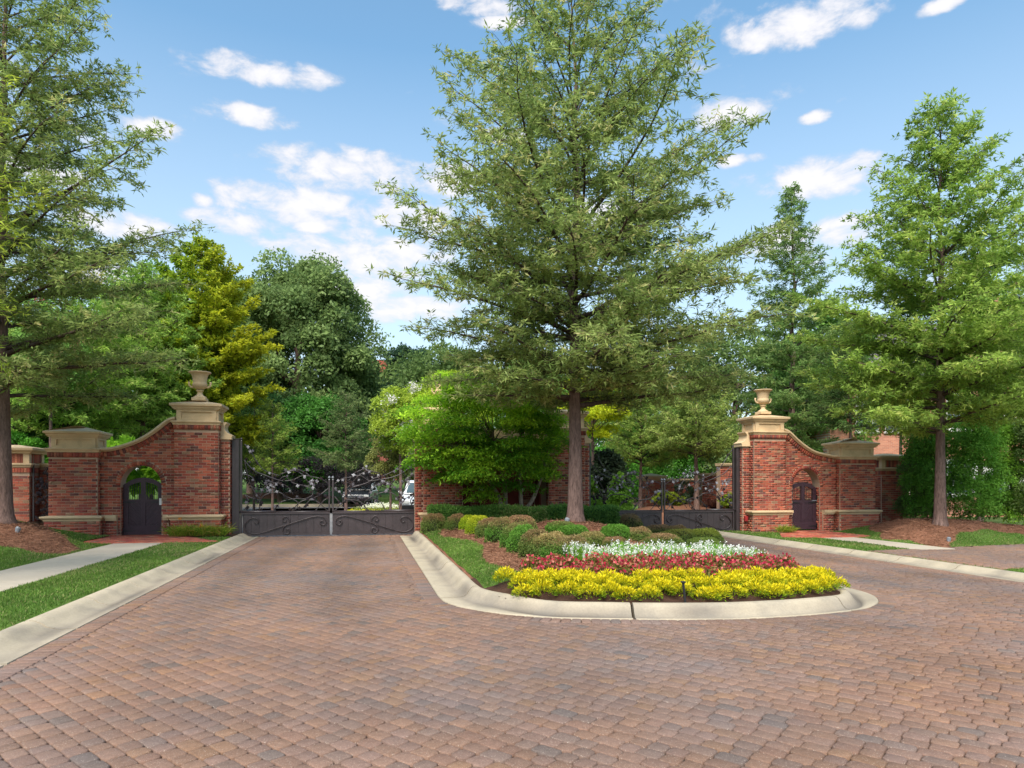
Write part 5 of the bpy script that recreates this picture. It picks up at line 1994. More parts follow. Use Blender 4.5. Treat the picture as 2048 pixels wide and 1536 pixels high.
# ---- clipped shrubs
def mound_mesh(seed, pal, top_col, n=5200, leaf=0.030):
    r = np.random.default_rng(seed)
    d = rand_dirs(n, r)
    d[:, 2] = np.where(d[:, 2] < -0.12, -d[:, 2], d[:, 2])
    lump = 1 + 0.06 * np.sin(d[:, 0] * 5 + seed) * np.cos(d[:, 1] * 4 + seed) + 0.03 * np.sin(d[:, 2] * 11 + d[:, 0] * 9)
    sq = np.sign(d) * np.abs(d) ** 0.82        # slightly boxier than a ball
    sq /= np.abs(sq).max(axis=1)[:, None] ** 0.0 + 0
    sq = sq / np.linalg.norm(sq, axis=1)[:, None] * (1 + 0.07 * (1 - np.abs(d).max(axis=1))[:, None])
    P = sq * (lump * r.uniform(0.90, 1.01, n))[:, None]
    D = unit(d * 0.7 + r.normal(size=(n, 3)) * 0.8)
    Nn = unit(d * 0.6 + r.normal(size=(n, 3)) * 0.7)
    t = r.random(n)
    C = mixc(pal[0], pal[1], t)
    k = np.clip((d[:, 2] - 0.45) * 2.4 + 0.3 * r.normal(size=n), 0, 1) * top_col[1]
    C = C * (1 - k[:, None]) + np.array(top_col[0]) * k[:, None]
    C *= r.uniform(0.75, 1.25, (n, 1))
    return P, D, Nn, C, r


def shrub_obj(label, x, y, z, rx, ry, rz_, seed, pal, top, group):
    root = empty('clipped_shrub', (x, y, z), label, 'shrub', group)
    n = int(4200 + 9000 * min(1.0, rx * 1.2))
    P, D, Nn, C, r = mound_mesh(seed, pal, top, n)
    S = np.array([rx, ry, rz_])
    P = P * S
    P[:, 2] = np.maximum(P[:, 2], -0.03)
    L_ = r.uniform(0.018, 0.034, len(P))
    me = leaf_mesh('foliage', P, D, Nn, L_, L_ * 0.62, C, M['leaf'])
    link('foliage', me, root)
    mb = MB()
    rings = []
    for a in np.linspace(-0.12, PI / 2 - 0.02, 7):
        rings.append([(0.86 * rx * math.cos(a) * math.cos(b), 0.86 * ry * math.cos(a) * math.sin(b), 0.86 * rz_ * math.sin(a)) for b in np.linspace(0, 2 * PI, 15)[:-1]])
    mb.loft(rings, True, True, (0.030, 0.032, 0.014))  # solid dark core added inside the mound so the leaf shell is not see-through
    mb.build('dark_core', M['leaf'], root, smooth=True, local=True)
    return root


G1 = ((0.045, 0.115, 0.018), (0.12, 0.24, 0.035))
G2 = ((0.065, 0.11, 0.025), (0.15, 0.20, 0.045))
YG_ = ((0.13, 0.22, 0.015), (0.30, 0.36, 0.02))
BRN = (0.27, 0.155, 0.085)
TAN = (0.32, 0.235, 0.10)
YEL = (0.40, 0.40, 0.03)
SH = [  # px, py of the foot, py of the top, width in px, palette, top tint, label
    (868, 1062, 1028, 50, G2, (BRN, 0.85), 'brownish clipped mound at the left end of the hedge, farthest left'),
    (913, 1060, 1029, 42, G2, (BRN, 0.85), 'brownish clipped mound second from the left end of the hedge'),
    (937, 1060, 1032, 36, YG_, (YEL, 0.5), 'small lime green mound third from the left end of the hedge'),
    (957, 1069, 1032, 50, YG_, (YEL, 0.9), 'bright yellow green clipped mound in the left row'),
    (976, 1076, 1037, 46, G2, (BRN, 0.9), 'brown topped mound just in front of the bright yellow one'),
    (1003, 1084, 1037, 62, G1, (BRN, 0.75), 'green sided brown topped mound in the middle of the left row'),
    (1040, 1082, 1032, 72, G2, (BRN, 0.95), 'largest brown topped mound touching the hedge in the left row'),
    (1035, 1098, 1046, 66, G1, (BRN, 0.55), 'dark green mound, brown along its crest, centre of the left row'),
    (1046, 1108, 1053, 62, G1, (G1[1], 0.4), 'pure green clipped mound in the left row'),
    (1072, 1116, 1061, 66, G2, (BRN, 0.7), 'olive mound between the pure green one and the flower bed'),
    (1100, 1120, 1066, 80, G2, (TAN, 0.95), 'tan topped mound second nearest to the white flowers'),
    (1136, 1123, 1074, 108, G1, (BRN, 0.75), 'wide mound nearest the camera, left of the white flowers'),
    (1122, 1064, 1045, 60, G1, (BRN, 0.45), 'flat green mound on the straw in front of the oak'),
    (1146, 1075, 1054, 60, G1, (G1[1], 0.5), 'bright green mound in front of the oak trunk'),
    (1182, 1096, 1065, 68, G2, (TAN, 0.75), 'olive mound right of the wide foreground mound'),
    (1232, 1079, 1050, 62, G1, (G1[1], 0.5), 'bright green round mound right of the oak'),
    (1224, 1096, 1076, 66, G2, (BRN, 0.95), 'low brown mound just behind the white flowers'),
    (1274, 1084, 1056, 66, G2, (BRN, 0.8), 'brown and green mound right of the bright green round one'),
    (1258, 1054, 1030, 62, G2, (BRN, 0.85), 'brown dome shaped mound at the right end of the hedge'),
    (1316, 1068, 1050, 66, G2, (BRN, 0.95), 'dusky brown mound in front of the right gate leaf, left one'),
    (1352, 1070, 1052, 54, G2, (BRN, 0.8), 'dusky brown mound in front of the right gate leaf, right one'),
    (1316, 1092, 1068, 100, G2, (BRN, 0.85), 'long low brown mound behind the middle of the white flowers'),
    (1362, 1086, 1059, 84, G2, ((0.24, 0.23, 0.05), 0.9), 'olive yellow mound left of the rightmost pair'),
    (1406, 1086, 1058, 76, G2, ((0.25, 0.27, 0.04), 0.9), 'light yellow green mound at the right end of the shrubs'),
    (1408, 1098, 1076, 72, G2, ((0.17, 0.22, 0.05), 0.8), 'low green mound at the right end just behind the white flowers'),
]


def solve_ground(px, py, zf):
    """world point on the surface zf seen at a pixel of the photograph"""
    lo = None
    for Y in np.arange(6, 24, 0.02):
        x, y = at(px, Y)
        z = EYE - (py - HY) / F_PX * Y
        zz_ = float(EYE)
        g_ = 0.13 + 0.2 * (Y - 9) / 8 if lo is None else 0
        if z - (0.14 + min(0.30, max(0, (Y - 9)) * 0.06)) <= 0:
            lo = Y
            break
    Y = lo or 12
    for _ in range(25):
        x, y = at(px, Y)
        zs_ = float(zf(x, y))
        Y2 = (EYE - zs_) * F_PX / (py - HY)
        Y = 0.5 * Y + 0.5 * Y2
    x, y = at(px, Y)
    return x, y, float(zf(x, y)), Y


for i, (px, pb, pt, wd, pal, top, lb) in enumerate(SH):
    x, y, z, Y = solve_ground(px, pb, isl_z)
    Y = min(Y, 19.75)
    rx = wd / 2 / F_PX * Y
    # the foot line is the near edge of the mound: its centre lies one radius further back
    ry = rx * 0.95
    Yc = Y + ry * 0.85
    x, y = at(px, Yc)
    z = float(isl_z(x, y))
    H_ = max(0.18, zat(pt, Yc) - z)
    shrub_obj(lb, x, y, z, rx * 1.10, ry * 1.05, H_ * 1.06, 200 + i, pal, top, 'clipped shrubs in the island')


# ---- hedge
def hedge():
    root = empty('laurel_hedge', (4.3, 19.2, 0.35), 'low dark green laurel hedge in front of the centre wall and maple', 'hedge')
    r = np.random.default_rng(301)
    x0, x1 = 1.78, 6.95
    n = 34000
    x = r.uniform(x0, x1, n)
    yc = 20.62 - 1.65 * np.clip((x - 3.3) / 1.9, 0, 1)
    zb_ = isl_z(x, yc)
    hh = EYE - 54 / F_PX * (x * sT + yc * cT) + 0.03 * np.sin(x * 3.7) - 0.0 * x
    face = r.random(n)
    dy = np.where(face < 0.5, -0.36 + r.normal(size=n) * 0.04, r.uniform(-0.36, 0.36, n))
    z = np.where(face < 0.5, zb_ + r.random(n) * (hh - zb_), hh + r.normal(size=n) * 0.035)
    P = np.stack([x, yc + dy, z], -1)
    nrm = np.where((face < 0.5)[:, None], np.array([[0, -1.0, 0.25]]), np.array([[0, -0.1, 1.0]]))
    D = unit(nrm * 0.7 + r.normal(size=(n, 3)) * 0.7 + np.array([0, 0, 0.3]))
    Nn = unit(nrm + r.normal(size=(n, 3)) * 0.5)
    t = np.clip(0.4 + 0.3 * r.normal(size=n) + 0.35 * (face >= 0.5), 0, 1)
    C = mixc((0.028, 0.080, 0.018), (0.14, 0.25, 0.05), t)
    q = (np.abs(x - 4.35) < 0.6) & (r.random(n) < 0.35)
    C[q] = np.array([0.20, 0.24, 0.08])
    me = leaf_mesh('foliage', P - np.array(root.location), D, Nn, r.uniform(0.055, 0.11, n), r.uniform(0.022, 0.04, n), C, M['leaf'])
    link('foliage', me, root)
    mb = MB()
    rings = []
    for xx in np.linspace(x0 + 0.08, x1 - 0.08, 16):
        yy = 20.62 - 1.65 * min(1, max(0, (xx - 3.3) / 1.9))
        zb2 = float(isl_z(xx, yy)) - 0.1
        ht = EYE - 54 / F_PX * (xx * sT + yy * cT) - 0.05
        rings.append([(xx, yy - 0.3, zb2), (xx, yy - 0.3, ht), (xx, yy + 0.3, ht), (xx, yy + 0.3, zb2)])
    mb.loft(rings, True, True, (0.016, 0.022, 0.010))  # dark filler block added behind the hedge leaves, closes the gaps between them
    mb.build('dark_core', M['leaf'], root)


hedge()


# ---- flowers
def clump_variants(kind, n_var, seed):
    res = []
    for k in range(n_var):
        r = np.random.default_rng(seed + k)
        if kind == 'yellow':
            n = 520
            a, q = r.random(n) * 2 * PI, np.sqrt(r.random(n))
            h = 0.05 + 0.18 * np.sqrt(np.clip(1 - q ** 2, 0, 1)) * r.uniform(0.45, 1.0, n)
            P = np.stack([np.cos(a) * q * 0.165, np.sin(a) * q * 0.165, h], -1)
            D = unit(np.stack([np.cos(a) * q * 1.1, np.sin(a) * q * 1.1, np.full(n, 0.75)], -1) + r.normal(size=(n, 3)) * 0.45)
            L_, W_ = r.uniform(0.035, 0.065, n), r.uniform(0.010, 0.017, n)
            t = np.clip((h - 0.08) / 0.12 + 0.2 * r.normal(size=n), 0, 1)
            C = mixc((0.15, 0.26, 0.012), (0.78, 0.63, 0.012), t)
            res.append(leaf_mesh('foliage', P, D, rand_dirs(n, r), L_, W_, C * r.uniform(0.85, 1.12, (n, 1)), M['petal']))
        elif kind == 'red':
            n, m = 380, 66
            a, q = r.random(n) * 2 * PI, np.sqrt(r.random(n))
            h = 0.04 + 0.20 * np.sqrt(np.clip(1 - q ** 2, 0, 1)) * r.uniform(0.3, 1.0, n)
            P = np.stack([np.cos(a) * q * 0.17, np.sin(a) * q * 0.17, h], -1)
            D = unit(r.normal(size=(n, 3)) + np.array([0, 0, 0.5]))
            C = mixc((0.07, 0.12, 0.02), (0.24, 0.12, 0.045), r.random(n))
            a2, q2 = r.random(m) * 2 * PI, np.sqrt(r.random(m))
            h2 = 0.06 + 0.20 * np.sqrt(np.clip(1 - q2 ** 2, 0, 1)) * r.uniform(0.75, 1.05, m)
            P2 = np.stack([np.cos(a2) * q2 * 0.17, np.sin(a2) * q2 * 0.17, h2], -1)
            D2 = unit(r.normal(size=(m, 3)) + np.array([0, 0, 0.6]))
            pinks = np.array([(0.50, 0.03, 0.09), (0.62, 0.07, 0.10), (0.58, 0.20, 0.15), (0.42, 0.02, 0.05)])
            C2 = pinks[(r.integers(4, size=m) + k) % 4] * r.uniform(0.8, 1.15, (m, 1))
            me1 = leaf_mesh('foliage', P, D, rand_dirs(n, r), r.uniform(0.03, 0.055, n), r.uniform(0.02, 0.038, n), C, M['leaf'])
            me2 = leaf_mesh('blossom', P2, D2, rand_dirs(m, r), r.uniform(0.03, 0.05, m), r.uniform(0.03, 0.045, m), C2, M['petal'])
            res.append((me1, me2))
        else:
            n, m = 260, 190
            a, q = r.random(n) * 2 * PI, np.sqrt(r.random(n))
            P = np.stack([np.cos(a) * q * 0.14, np.sin(a) * q * 0.14, r.uniform(0.02, 0.25, n)], -1)
            D = unit(r.normal(size=(n, 3)) * 0.5 + np.array([0, 0, 1.0]))
            C = mixc((0.08, 0.19, 0.02), (0.20, 0.36, 0.04), r.random(n))
            sp = r.integers(12, size=m)
            sx, sy = r.uniform(-0.14, 0.14, 12), r.uniform(-0.14, 0.14, 12)
            sh = r.uniform(0.24, 0.35, 12)
            P2 = np.stack([sx[sp] + r.normal(size=m) * 0.010, sy[sp] + r.normal(size=m) * 0.010, sh[sp] - r.random(m) * 0.15], -1)
            me1 = leaf_mesh('foliage', P, D, rand_dirs(n, r), r.uniform(0.05, 0.10, n), r.uniform(0.008, 0.014, n), C, M['leaf'])
            me2 = leaf_mesh('blossom', P2, unit(r.normal(size=(m, 3)) + np.array([0, -0.3, 0.3])), rand_dirs(m, r), r.uniform(0.018, 0.034, m), r.uniform(0.015, 0.026, m), np.tile((0.82, 0.80, 0.76), (m, 1)) * r.uniform(0.85, 1.1, (m, 1)), M['petal'])
            res.append((me1, me2))
    return res


YV, RV, WV = clump_variants('yellow', 5, 401), clump_variants('red', 6, 421), clump_variants('white', 5, 441)


def front_y(x, off):
    """y of a line that follows the front kerb, off metres inside it"""
    t = np.clip(abs(x - 4.24) / 3.2, 0, 1)
    return 7.6 + off + 1.35 * t ** 2.3


def plant(name, x, y, meshes, label, cat, group, s_=1.0):
    z = float(isl_z(x, y)) - 0.01
    root = empty(name, (x, y, z), label, cat, group, rz=random.random() * 6.28)
    for me, nm in zip(meshes, ('foliage', 'blossom')):
        o_ = link(nm, me, root)
    root.scale = (s_ * random.uniform(0.93, 1.1), s_ * random.uniform(0.93, 1.1), s_ * random.uniform(0.88, 1.12))
    return root


def soil_patch():
    return sheet('flower_bed_soil', 1.45, 7.1, 7.8, 11.2, 96, 58, lambda X, Y: isl_z(X, Y) + 0.012, M['mulch'],
                 mask=lambda X, Y: (isl_d(X, Y) > 0.545 - 0.24 * pan_k(X, Y)) & (Y < front_y(X, 1.95)) & (Y < 10.7))


soil_patch()
for row, off in enumerate((0.52, 0.77, 1.02)):
    for i, x in enumerate(np.arange(2.02 if row == 0 else 1.9, 6.75, 0.235)):
        xx = x + random.uniform(-0.05, 0.05) + (0.11 if row % 2 else 0)
        if xx > 6.62:
            continue
        yy = float(front_y(xx, off)) + random.uniform(-0.04, 0.04)
        if row == 2 and 3.2 < xx < 5.4 and random.random() < 0.3:
            continue
        if math.hypot(xx - 3.8, yy - 7.96) < 0.26:
            yy += 0.14
        plant('yellow_plant', xx, yy, (random.choice(YV),), ('gold leaved bedding plant in the outer row nearest the island kerb', 'gold leaved bedding plant in the middle of the three gold rows', 'gold leaved bedding plant in the inner gold row touching the pink red flowers')[row], 'bedding plant', 'gold bedding plants along the front of the island', 1.0 if row else 0.95)
for row, off in enumerate((1.32, 1.60, 1.88)):
    for x in np.arange(2.42, 6.4, 0.25):
        xx = x + random.uniform(-0.06, 0.06) + (0.13 if row % 2 else 0)
        if xx > 6.5:
            continue
        yy = float(front_y(xx, off)) + random.uniform(-0.05, 0.05)
        plant('red_flower_plant', xx, yy, random.choice(RV), ('pink red flowering bronze plant in the row next to the gold plants', 'pink red flowering bronze plant in the middle pink red row', 'pink red flowering bronze plant in the row next to the white flowers')[row], 'flower', 'pink red flowers in the island bed', random.uniform(0.85, 1.08))
for row, off in enumerate((2.12, 2.32, 2.52, 2.72, 2.9)):
    for x in np.arange(3.2, 6.1, 0.19):
        xx = x + random.uniform(-0.05, 0.05) + (0.12 if row % 2 else 0)
        yy = float(front_y(xx * 0.85 + 0.6, off)) + random.uniform(-0.04, 0.04)
        if isl_d(xx, yy) < 0.7:
            continue
        plant('white_flower_plant', xx, yy, random.choice(WV), ('white flower spike plant in the row next to the pink red flowers', 'white flower spike plant in the second white row', 'white flower spike plant in the middle white row', 'white flower spike plant in the fourth white row', 'white flower spike plant in the last row before the clipped shrubs')[row], 'flower', 'white flower spikes in the island bed', random.uniform(0.8, 1.05))


# daylilies at the wing walls
def grass_tuft(x, y, z, w_, h_, label, n=700, seed=1, dots=()):
    r = np.random.default_rng(seed)
    root = empty('daylily_clump', (x, y, z), label, 'plant')
    a = r.random(n) * 2 * PI
    bx = r.uniform(-w_ / 2, w_ / 2, n)
    P = np.stack([bx, r.uniform(-0.16, 0.16, n), np.zeros(n)], -1)
    D = unit(np.stack([np.cos(a) * 0.7, np.sin(a) * 0.6, np.full(n, 1.0)], -1) + r.normal(size=(n, 3)) * 0.15)
    L_ = r.uniform(0.5, 1.05, n) * h_
    mid = P + D * (L_ * 0.6)[:, None]
    D2 = unit(D + np.array([0, 0, -0.7]) + r.normal(size=(n, 3)) * 0.2)
    C = mixc((0.06, 0.15, 0.015), (0.26, 0.30, 0.03), r.random(n))
    q = r.random(n) < 0.18
    C[q] = np.array([0.36, 0.26, 0.06])
    me = leaf_mesh('leaves', np.vstack([P, mid - D * (L_ * 0.08)[:, None]]), np.vstack([D, D2]), rand_dirs(2 * n, r), np.r_[L_ * 0.75, L_ * 0.5], np.full(2 * n, 0.014), np.vstack([C, C]), M['leaf'])
    o_ = link('leaves', me, root)
    o_['kind'] = 'stuff'
    for dx, dz in dots:
        m = 24
        P_ = np.array([dx, -0.1, dz]) + r.normal(size=(m, 3)) * 0.018
        me = leaf_mesh('blossom', P_, rand_dirs(m, r), rand_dirs(m, r), np.full(m, 0.05), np.full(m, 0.03), np.tile((0.75, 0.30, 0.05), (m, 1)), M['petal'])
        link('blossom', me, root)


grass_tuft(-4.55, 20.75, 0.11, 1.45, 0.50, 'yellow green daylily clump at the foot of the left gate pier', 900, 5, ((-0.45, 0.5), (0.1, 0.3)))
grass_tuft(13.6, 20.8, -0.05, 0.5, 0.36, 'small green daylily clump at the foot of the right gate pier', 320, 6)


# ------------------------------------------------------------------ grass and straw
def scatter(name, bnd, mask, zf, dens, kind_, seed):
    r = np.random.default_rng(seed)
    x0, x1, y0, y1 = bnd
    n = int((x1 - x0) * (y1 - y0) * dens)
    x, y = r.uniform(x0, x1, n), r.uniform(y0, y1, n)
    Yd = x * sT + y * cT
    Xd = x * cT - y * sT
    pxx = CX + F_PX * Xd / np.maximum(Yd, 0.5)
    keep = mask(x, y) & (Yd > 2) & (pxx > -700) & (pxx < 2750) & (r.random(n) < np.clip(11.0 / Yd, 0.35, 1.0))
    x, y = x[keep], y[keep]
    n = len(x)
    z = zf(x, y)
    P = np.stack([x, y, z - 0.004], -1)
    if kind_ == 'grass':
        D = unit(r.normal(size=(n, 3)) * 0.45 + np.array([0, 0, 1.0]))
        L_ = r.uniform(0.025, 0.055, n)
        W_ = r.uniform(0.005, 0.009, n) * np.clip(Yd[keep] / 9, 1, 2.2)
        t = np.clip(0.5 + 0.2 * r.normal(size=n) + 0.25 * np.sin(x * 2.1 + y * 0.7) * np.cos(y * 1.3), 0, 1)
        C = mixc((0.055, 0.13, 0.016), (0.17, 0.27, 0.045), t)
        q = r.random(n) < 0.08 + 0.30 * np.clip(np.sin(x * 1.3 + 1.5 * np.sin(y * 0.8)) * np.cos(y * 0.6 + x), 0, 1)
        C[q] = np.array([0.29, 0.27, 0.11])
        mat = M['blade']
    else:
        D = unit(np.stack([r.normal(size=n), r.normal(size=n), r.normal(size=n) * 0.16 + 0.04], -1))
        P[:, 2] += r.uniform(0.004, 0.03, n)
        L_ = r.uniform(0.06, 0.16, n)
        W_ = r.uniform(0.004, 0.007, n) * np.clip(Yd[keep] / 10, 1, 2.2)
        C = mixc((0.15, 0.068, 0.040), (0.36, 0.185, 0.11), r.random(n) ** 1.3)
        mat = M['needle']
    v = leaf_quads(P, D, unit(np.array([[0, 0, 1.0]]) + r.normal(size=(n, 3)) * 0.5), L_, W_)
    V_, F_ = grid_join(v, 4, QF)
    o_ = link(name, raw_mesh(name, V_, F_, mat, np.repeat(C * r.uniform(0.85, 1.15, (n, 1)), 4, axis=0)))
    o_['kind'] = 'stuff'
    tag(o_, {'grass': 'short mown green grass', 'straw': 'reddish brown pine straw needles'}[kind_] + ' ' + {'l': 'left of the driveway', 'r': 'right of the driveway', 'i': 'in the island'}[name_side], None)


def dil(mask, e=0.03):
    return lambda x, y: mask(x, y) & mask(x + e, y) & mask(x - e, y)


name_side = 'l'
scatter('grass', (-13.5, -3.61, 4.0, 21.5), grass_l, yard_l, 2600, 'grass', 1)
scatter('pine_needles', (-13.5, -6.0, 14.5, 21.5), straw_l, yard_l, 1500, 'straw', 2)
name_side = 'r'
scatter('grass', (11.66, 22, 8.0, 22.5), grass_r, yard_r, 1700, 'grass', 3)
scatter('pine_needles', (14, 23.5, 14.5, 23.5), straw_r, yard_r, 1100, 'straw', 4)


def isl_grass(x, y):
    e = 2.12 + 0.22 * np.sin(y * 0.9 + 1) + 0.75 * np.clip((12.6 - y) / 3.4, 0, 1) ** 1.2 * 0.55
    return (x < e) & (isl_d(x, y) > 0.60) & (y > 9.55 + 0.25 * (x - 1.7)) & (y < 20.2)


def isl_straw(x, y):
    return (isl_d(x, y) > 0.61) & ~isl_grass(x, y) & ~((y < front_y(x, 1.95)) & (y < 10.7))


name_side = 'i'
sheet('island_lawn', 1.5, 3.2, 9.4, 20.4, 34, 220, lambda X, Y: isl_z(X, Y) + 0.014, M['turf'], mask=isl_grass)
scatter('grass', (1.5, 3.2, 9.4, 20.4), isl_grass, lambda x, y: isl_z(x, y) + 0.012, 3600, 'grass', 5)
scatter('pine_needles', (1.55, 7.0, 8.4, 20.8), isl_straw, isl_z, 2600, 'straw', 6)

# ------------------------------------------------------------------ inside the gates
sheet('inner_road', -6.5, 1.6, 21.9, 46, 16, 30, lambda X, Y: -0.02 + GZ(X), M['asphalt'])
sheet('inner_road', 6.9, 12.6, 21.9, 30, 16, 20, lambda X, Y: -0.03 + GZ(X), M['asphalt'])
sheet('cross_road', -30, 12, 38, 49, 40, 12, lambda X, Y: -0.02 + 0 * X, M['asphalt'])


def strip(name, pts, wd, h, mat, kind='structure'):
    P, _ = resample(np.array(pts, float), 0.5)
    Nn, T = normals2(P)
    mb = MB()
    rings = []
    for p, n_ in zip(P, Nn):
        z0 = float(far_z(np.array(p[0]), np.array(p[1]))) if False else 0.0
        rings.append([(p[0] - n_[0] * wd / 2, p[1] - n_[1] * wd / 2, -0.3), (p[0] - n_[0] * wd / 2, p[1] - n_[1] * wd / 2, h), (p[0] + n_[0] * wd / 2, p[1] + n_[1] * wd / 2, h), (p[0] + n_[0] * wd / 2, p[1] + n_[1] * wd / 2, -0.3)])
    mb.loft(rings)
    o_ = mb.build(name, mat)
    o_['kind'] = kind
    return o_


strip('far_kerb', [(-30, 49.2), (-12, 49.2), (-2, 48.6), (2, 47.4)], 0.45, 0.16, M['concrete'])
far_lawn = sheet('far_lawn', -40, 12, 49.4, 84, 80, 50, lambda X, Y: 0.10 + np.clip((Y - 50) * 0.035, 0, 1.6), M['turf'])
name_side = 'l'


def road_island():
    root = empty('planted_median', (*at(760, 33.5), 0.0), 'low planted bed with yellow and white edging behind the left gate', 'flower bed')
    cx_, cy_ = 0, 0
    m = MB()
    rings = []
    for o_, z in ((1.0, -0.1), (1.0, 0.14), (0.93, 0.16), (0.88, 0.12)):
        rings.append([(2.0 * o_ * math.cos(a), 1.2 * o_ * math.sin(a), z) for a in np.linspace(0, 2 * PI, 25)[:-1]])
    m.loft(rings)
    m.build('kerb_ring', M['concrete'], root, local=True)
    r = np.random.default_rng(7)
    n = 5000
    a, q = r.random(n) * 2 * PI, np.sqrt(r.random(n))
    P = np.stack([1.7 * q * np.cos(a), 1.0 * q * np.sin(a), 0.14 + 0.5 * (1 - q ** 2) * r.random(n)], -1)
    C = mixc((0.10, 0.16, 0.03), (0.26, 0.26, 0.06), r.random(n))
    C[(q > 0.75) & (P[:, 0] < 0)] = np.array([0.5, 0.48, 0.03])
    C[(q < 0.75) & (P[:, 2] > 0.42)] = np.array([0.6, 0.6, 0.5])
    link('foliage', leaf_mesh('foliage', P, rand_dirs(n, r), rand_dirs(n, r), r.uniform(.06, .12, n), r.uniform(.03, .06, n), C, M['leaf']), root)


road_island()

# far brick wall and pier behind the right gate
xa, ya = at(1375, 33)
plain_wall('garden_wall', xa - 1.9, xa + 1.0, ya, 0.25, zat(962, 33), 'far brick wall seen low through the right gate')
xa2, ya2 = at(1440, 31)
plain_wall('garden_wall', xa2 - 0.85, xa2 + 3.6, ya2, 0.25, zat(951, 31), 'taller far brick wall beside the right gate post')
xa3, ya3 = at(1302, 32.5)
root = empty('far_brick_pier', (xa3, ya3, 0), 'small brick pier with pale cap beyond the right gate', 'brick pier')
m = MB(); m.box(-0.42, 0.42, -0.42, 0.42, -0.3, 1.85); m.build('pier_core', M['mortar'], root, local=True)
B = Bricks(); B.front(xa3 - 0.42, xa3 + 0.42, 0.2, 1.7, ya3 - 0.42); B.side(xa3 - 0.42, ya3 - 0.42, ya3 + 0.42, 0.2, 1.7, -1); B.build(root, ident, n_obj=120)
m = MB(); rect_sweep(m, -0.42, 0.42, -0.42, 0.42, [(0.0, 1.72), (0.08, 1.78), (0.12, 1.86), (0.12, 1.90), (-0.38, 2.02)]); m.build('cap', M['cast'], root, local=True)


def straw_mound(name, px, Y, rx, ry, h):
    x, y = at(px, Y)
    return sheet(name, x - rx, x + rx, y - ry, y + ry, 24, 18, lambda X, Y_: -0.16 + (h + 0.1) * np.exp(-(((X - x) / rx) ** 2 + ((Y_ - y) / ry) ** 2) * 2.2), M['straw'])


straw_mound('far_straw_bed', 1360, 29.8, 5.5, 2.8, 0.75)
straw_mound('far_straw_bed', 560, 56, 9.0, 3.0, 0.9)
for i, (px, Y, t_, b_, wd, lb) in enumerate([(1365, 30.5, 968, 1012, 50, 'grey green shrub against the far brick wall'), (1335, 29.5, 985, 1020, 60, 'yellow green low shrub under the far brick wall'),
                                             (1465, 27, 990, 1030, 40, 'yellow green shrub at the foot of the right gate post'), (1425, 29.5, 1000, 1020, 40, 'small dark red shrub before the far wall')]):
    bg(px, Y, t_, b_, wd, 'round', lb, (((0.05, 0.08, 0.04), (0.12, 0.16, 0.08)), ((0.12, 0.17, 0.02), (0.25, 0.3, 0.03)), ((0.11, 0.17, 0.02), (0.25, 0.3, 0.03)), ((0.10, 0.03, 0.03), (0.16, 0.08, 0.05)))[i],
       130 + i, nl=20, per=220, leaf=0.08, lobe=0.42, name='low_shrub', cat='shrub', trunk=False)


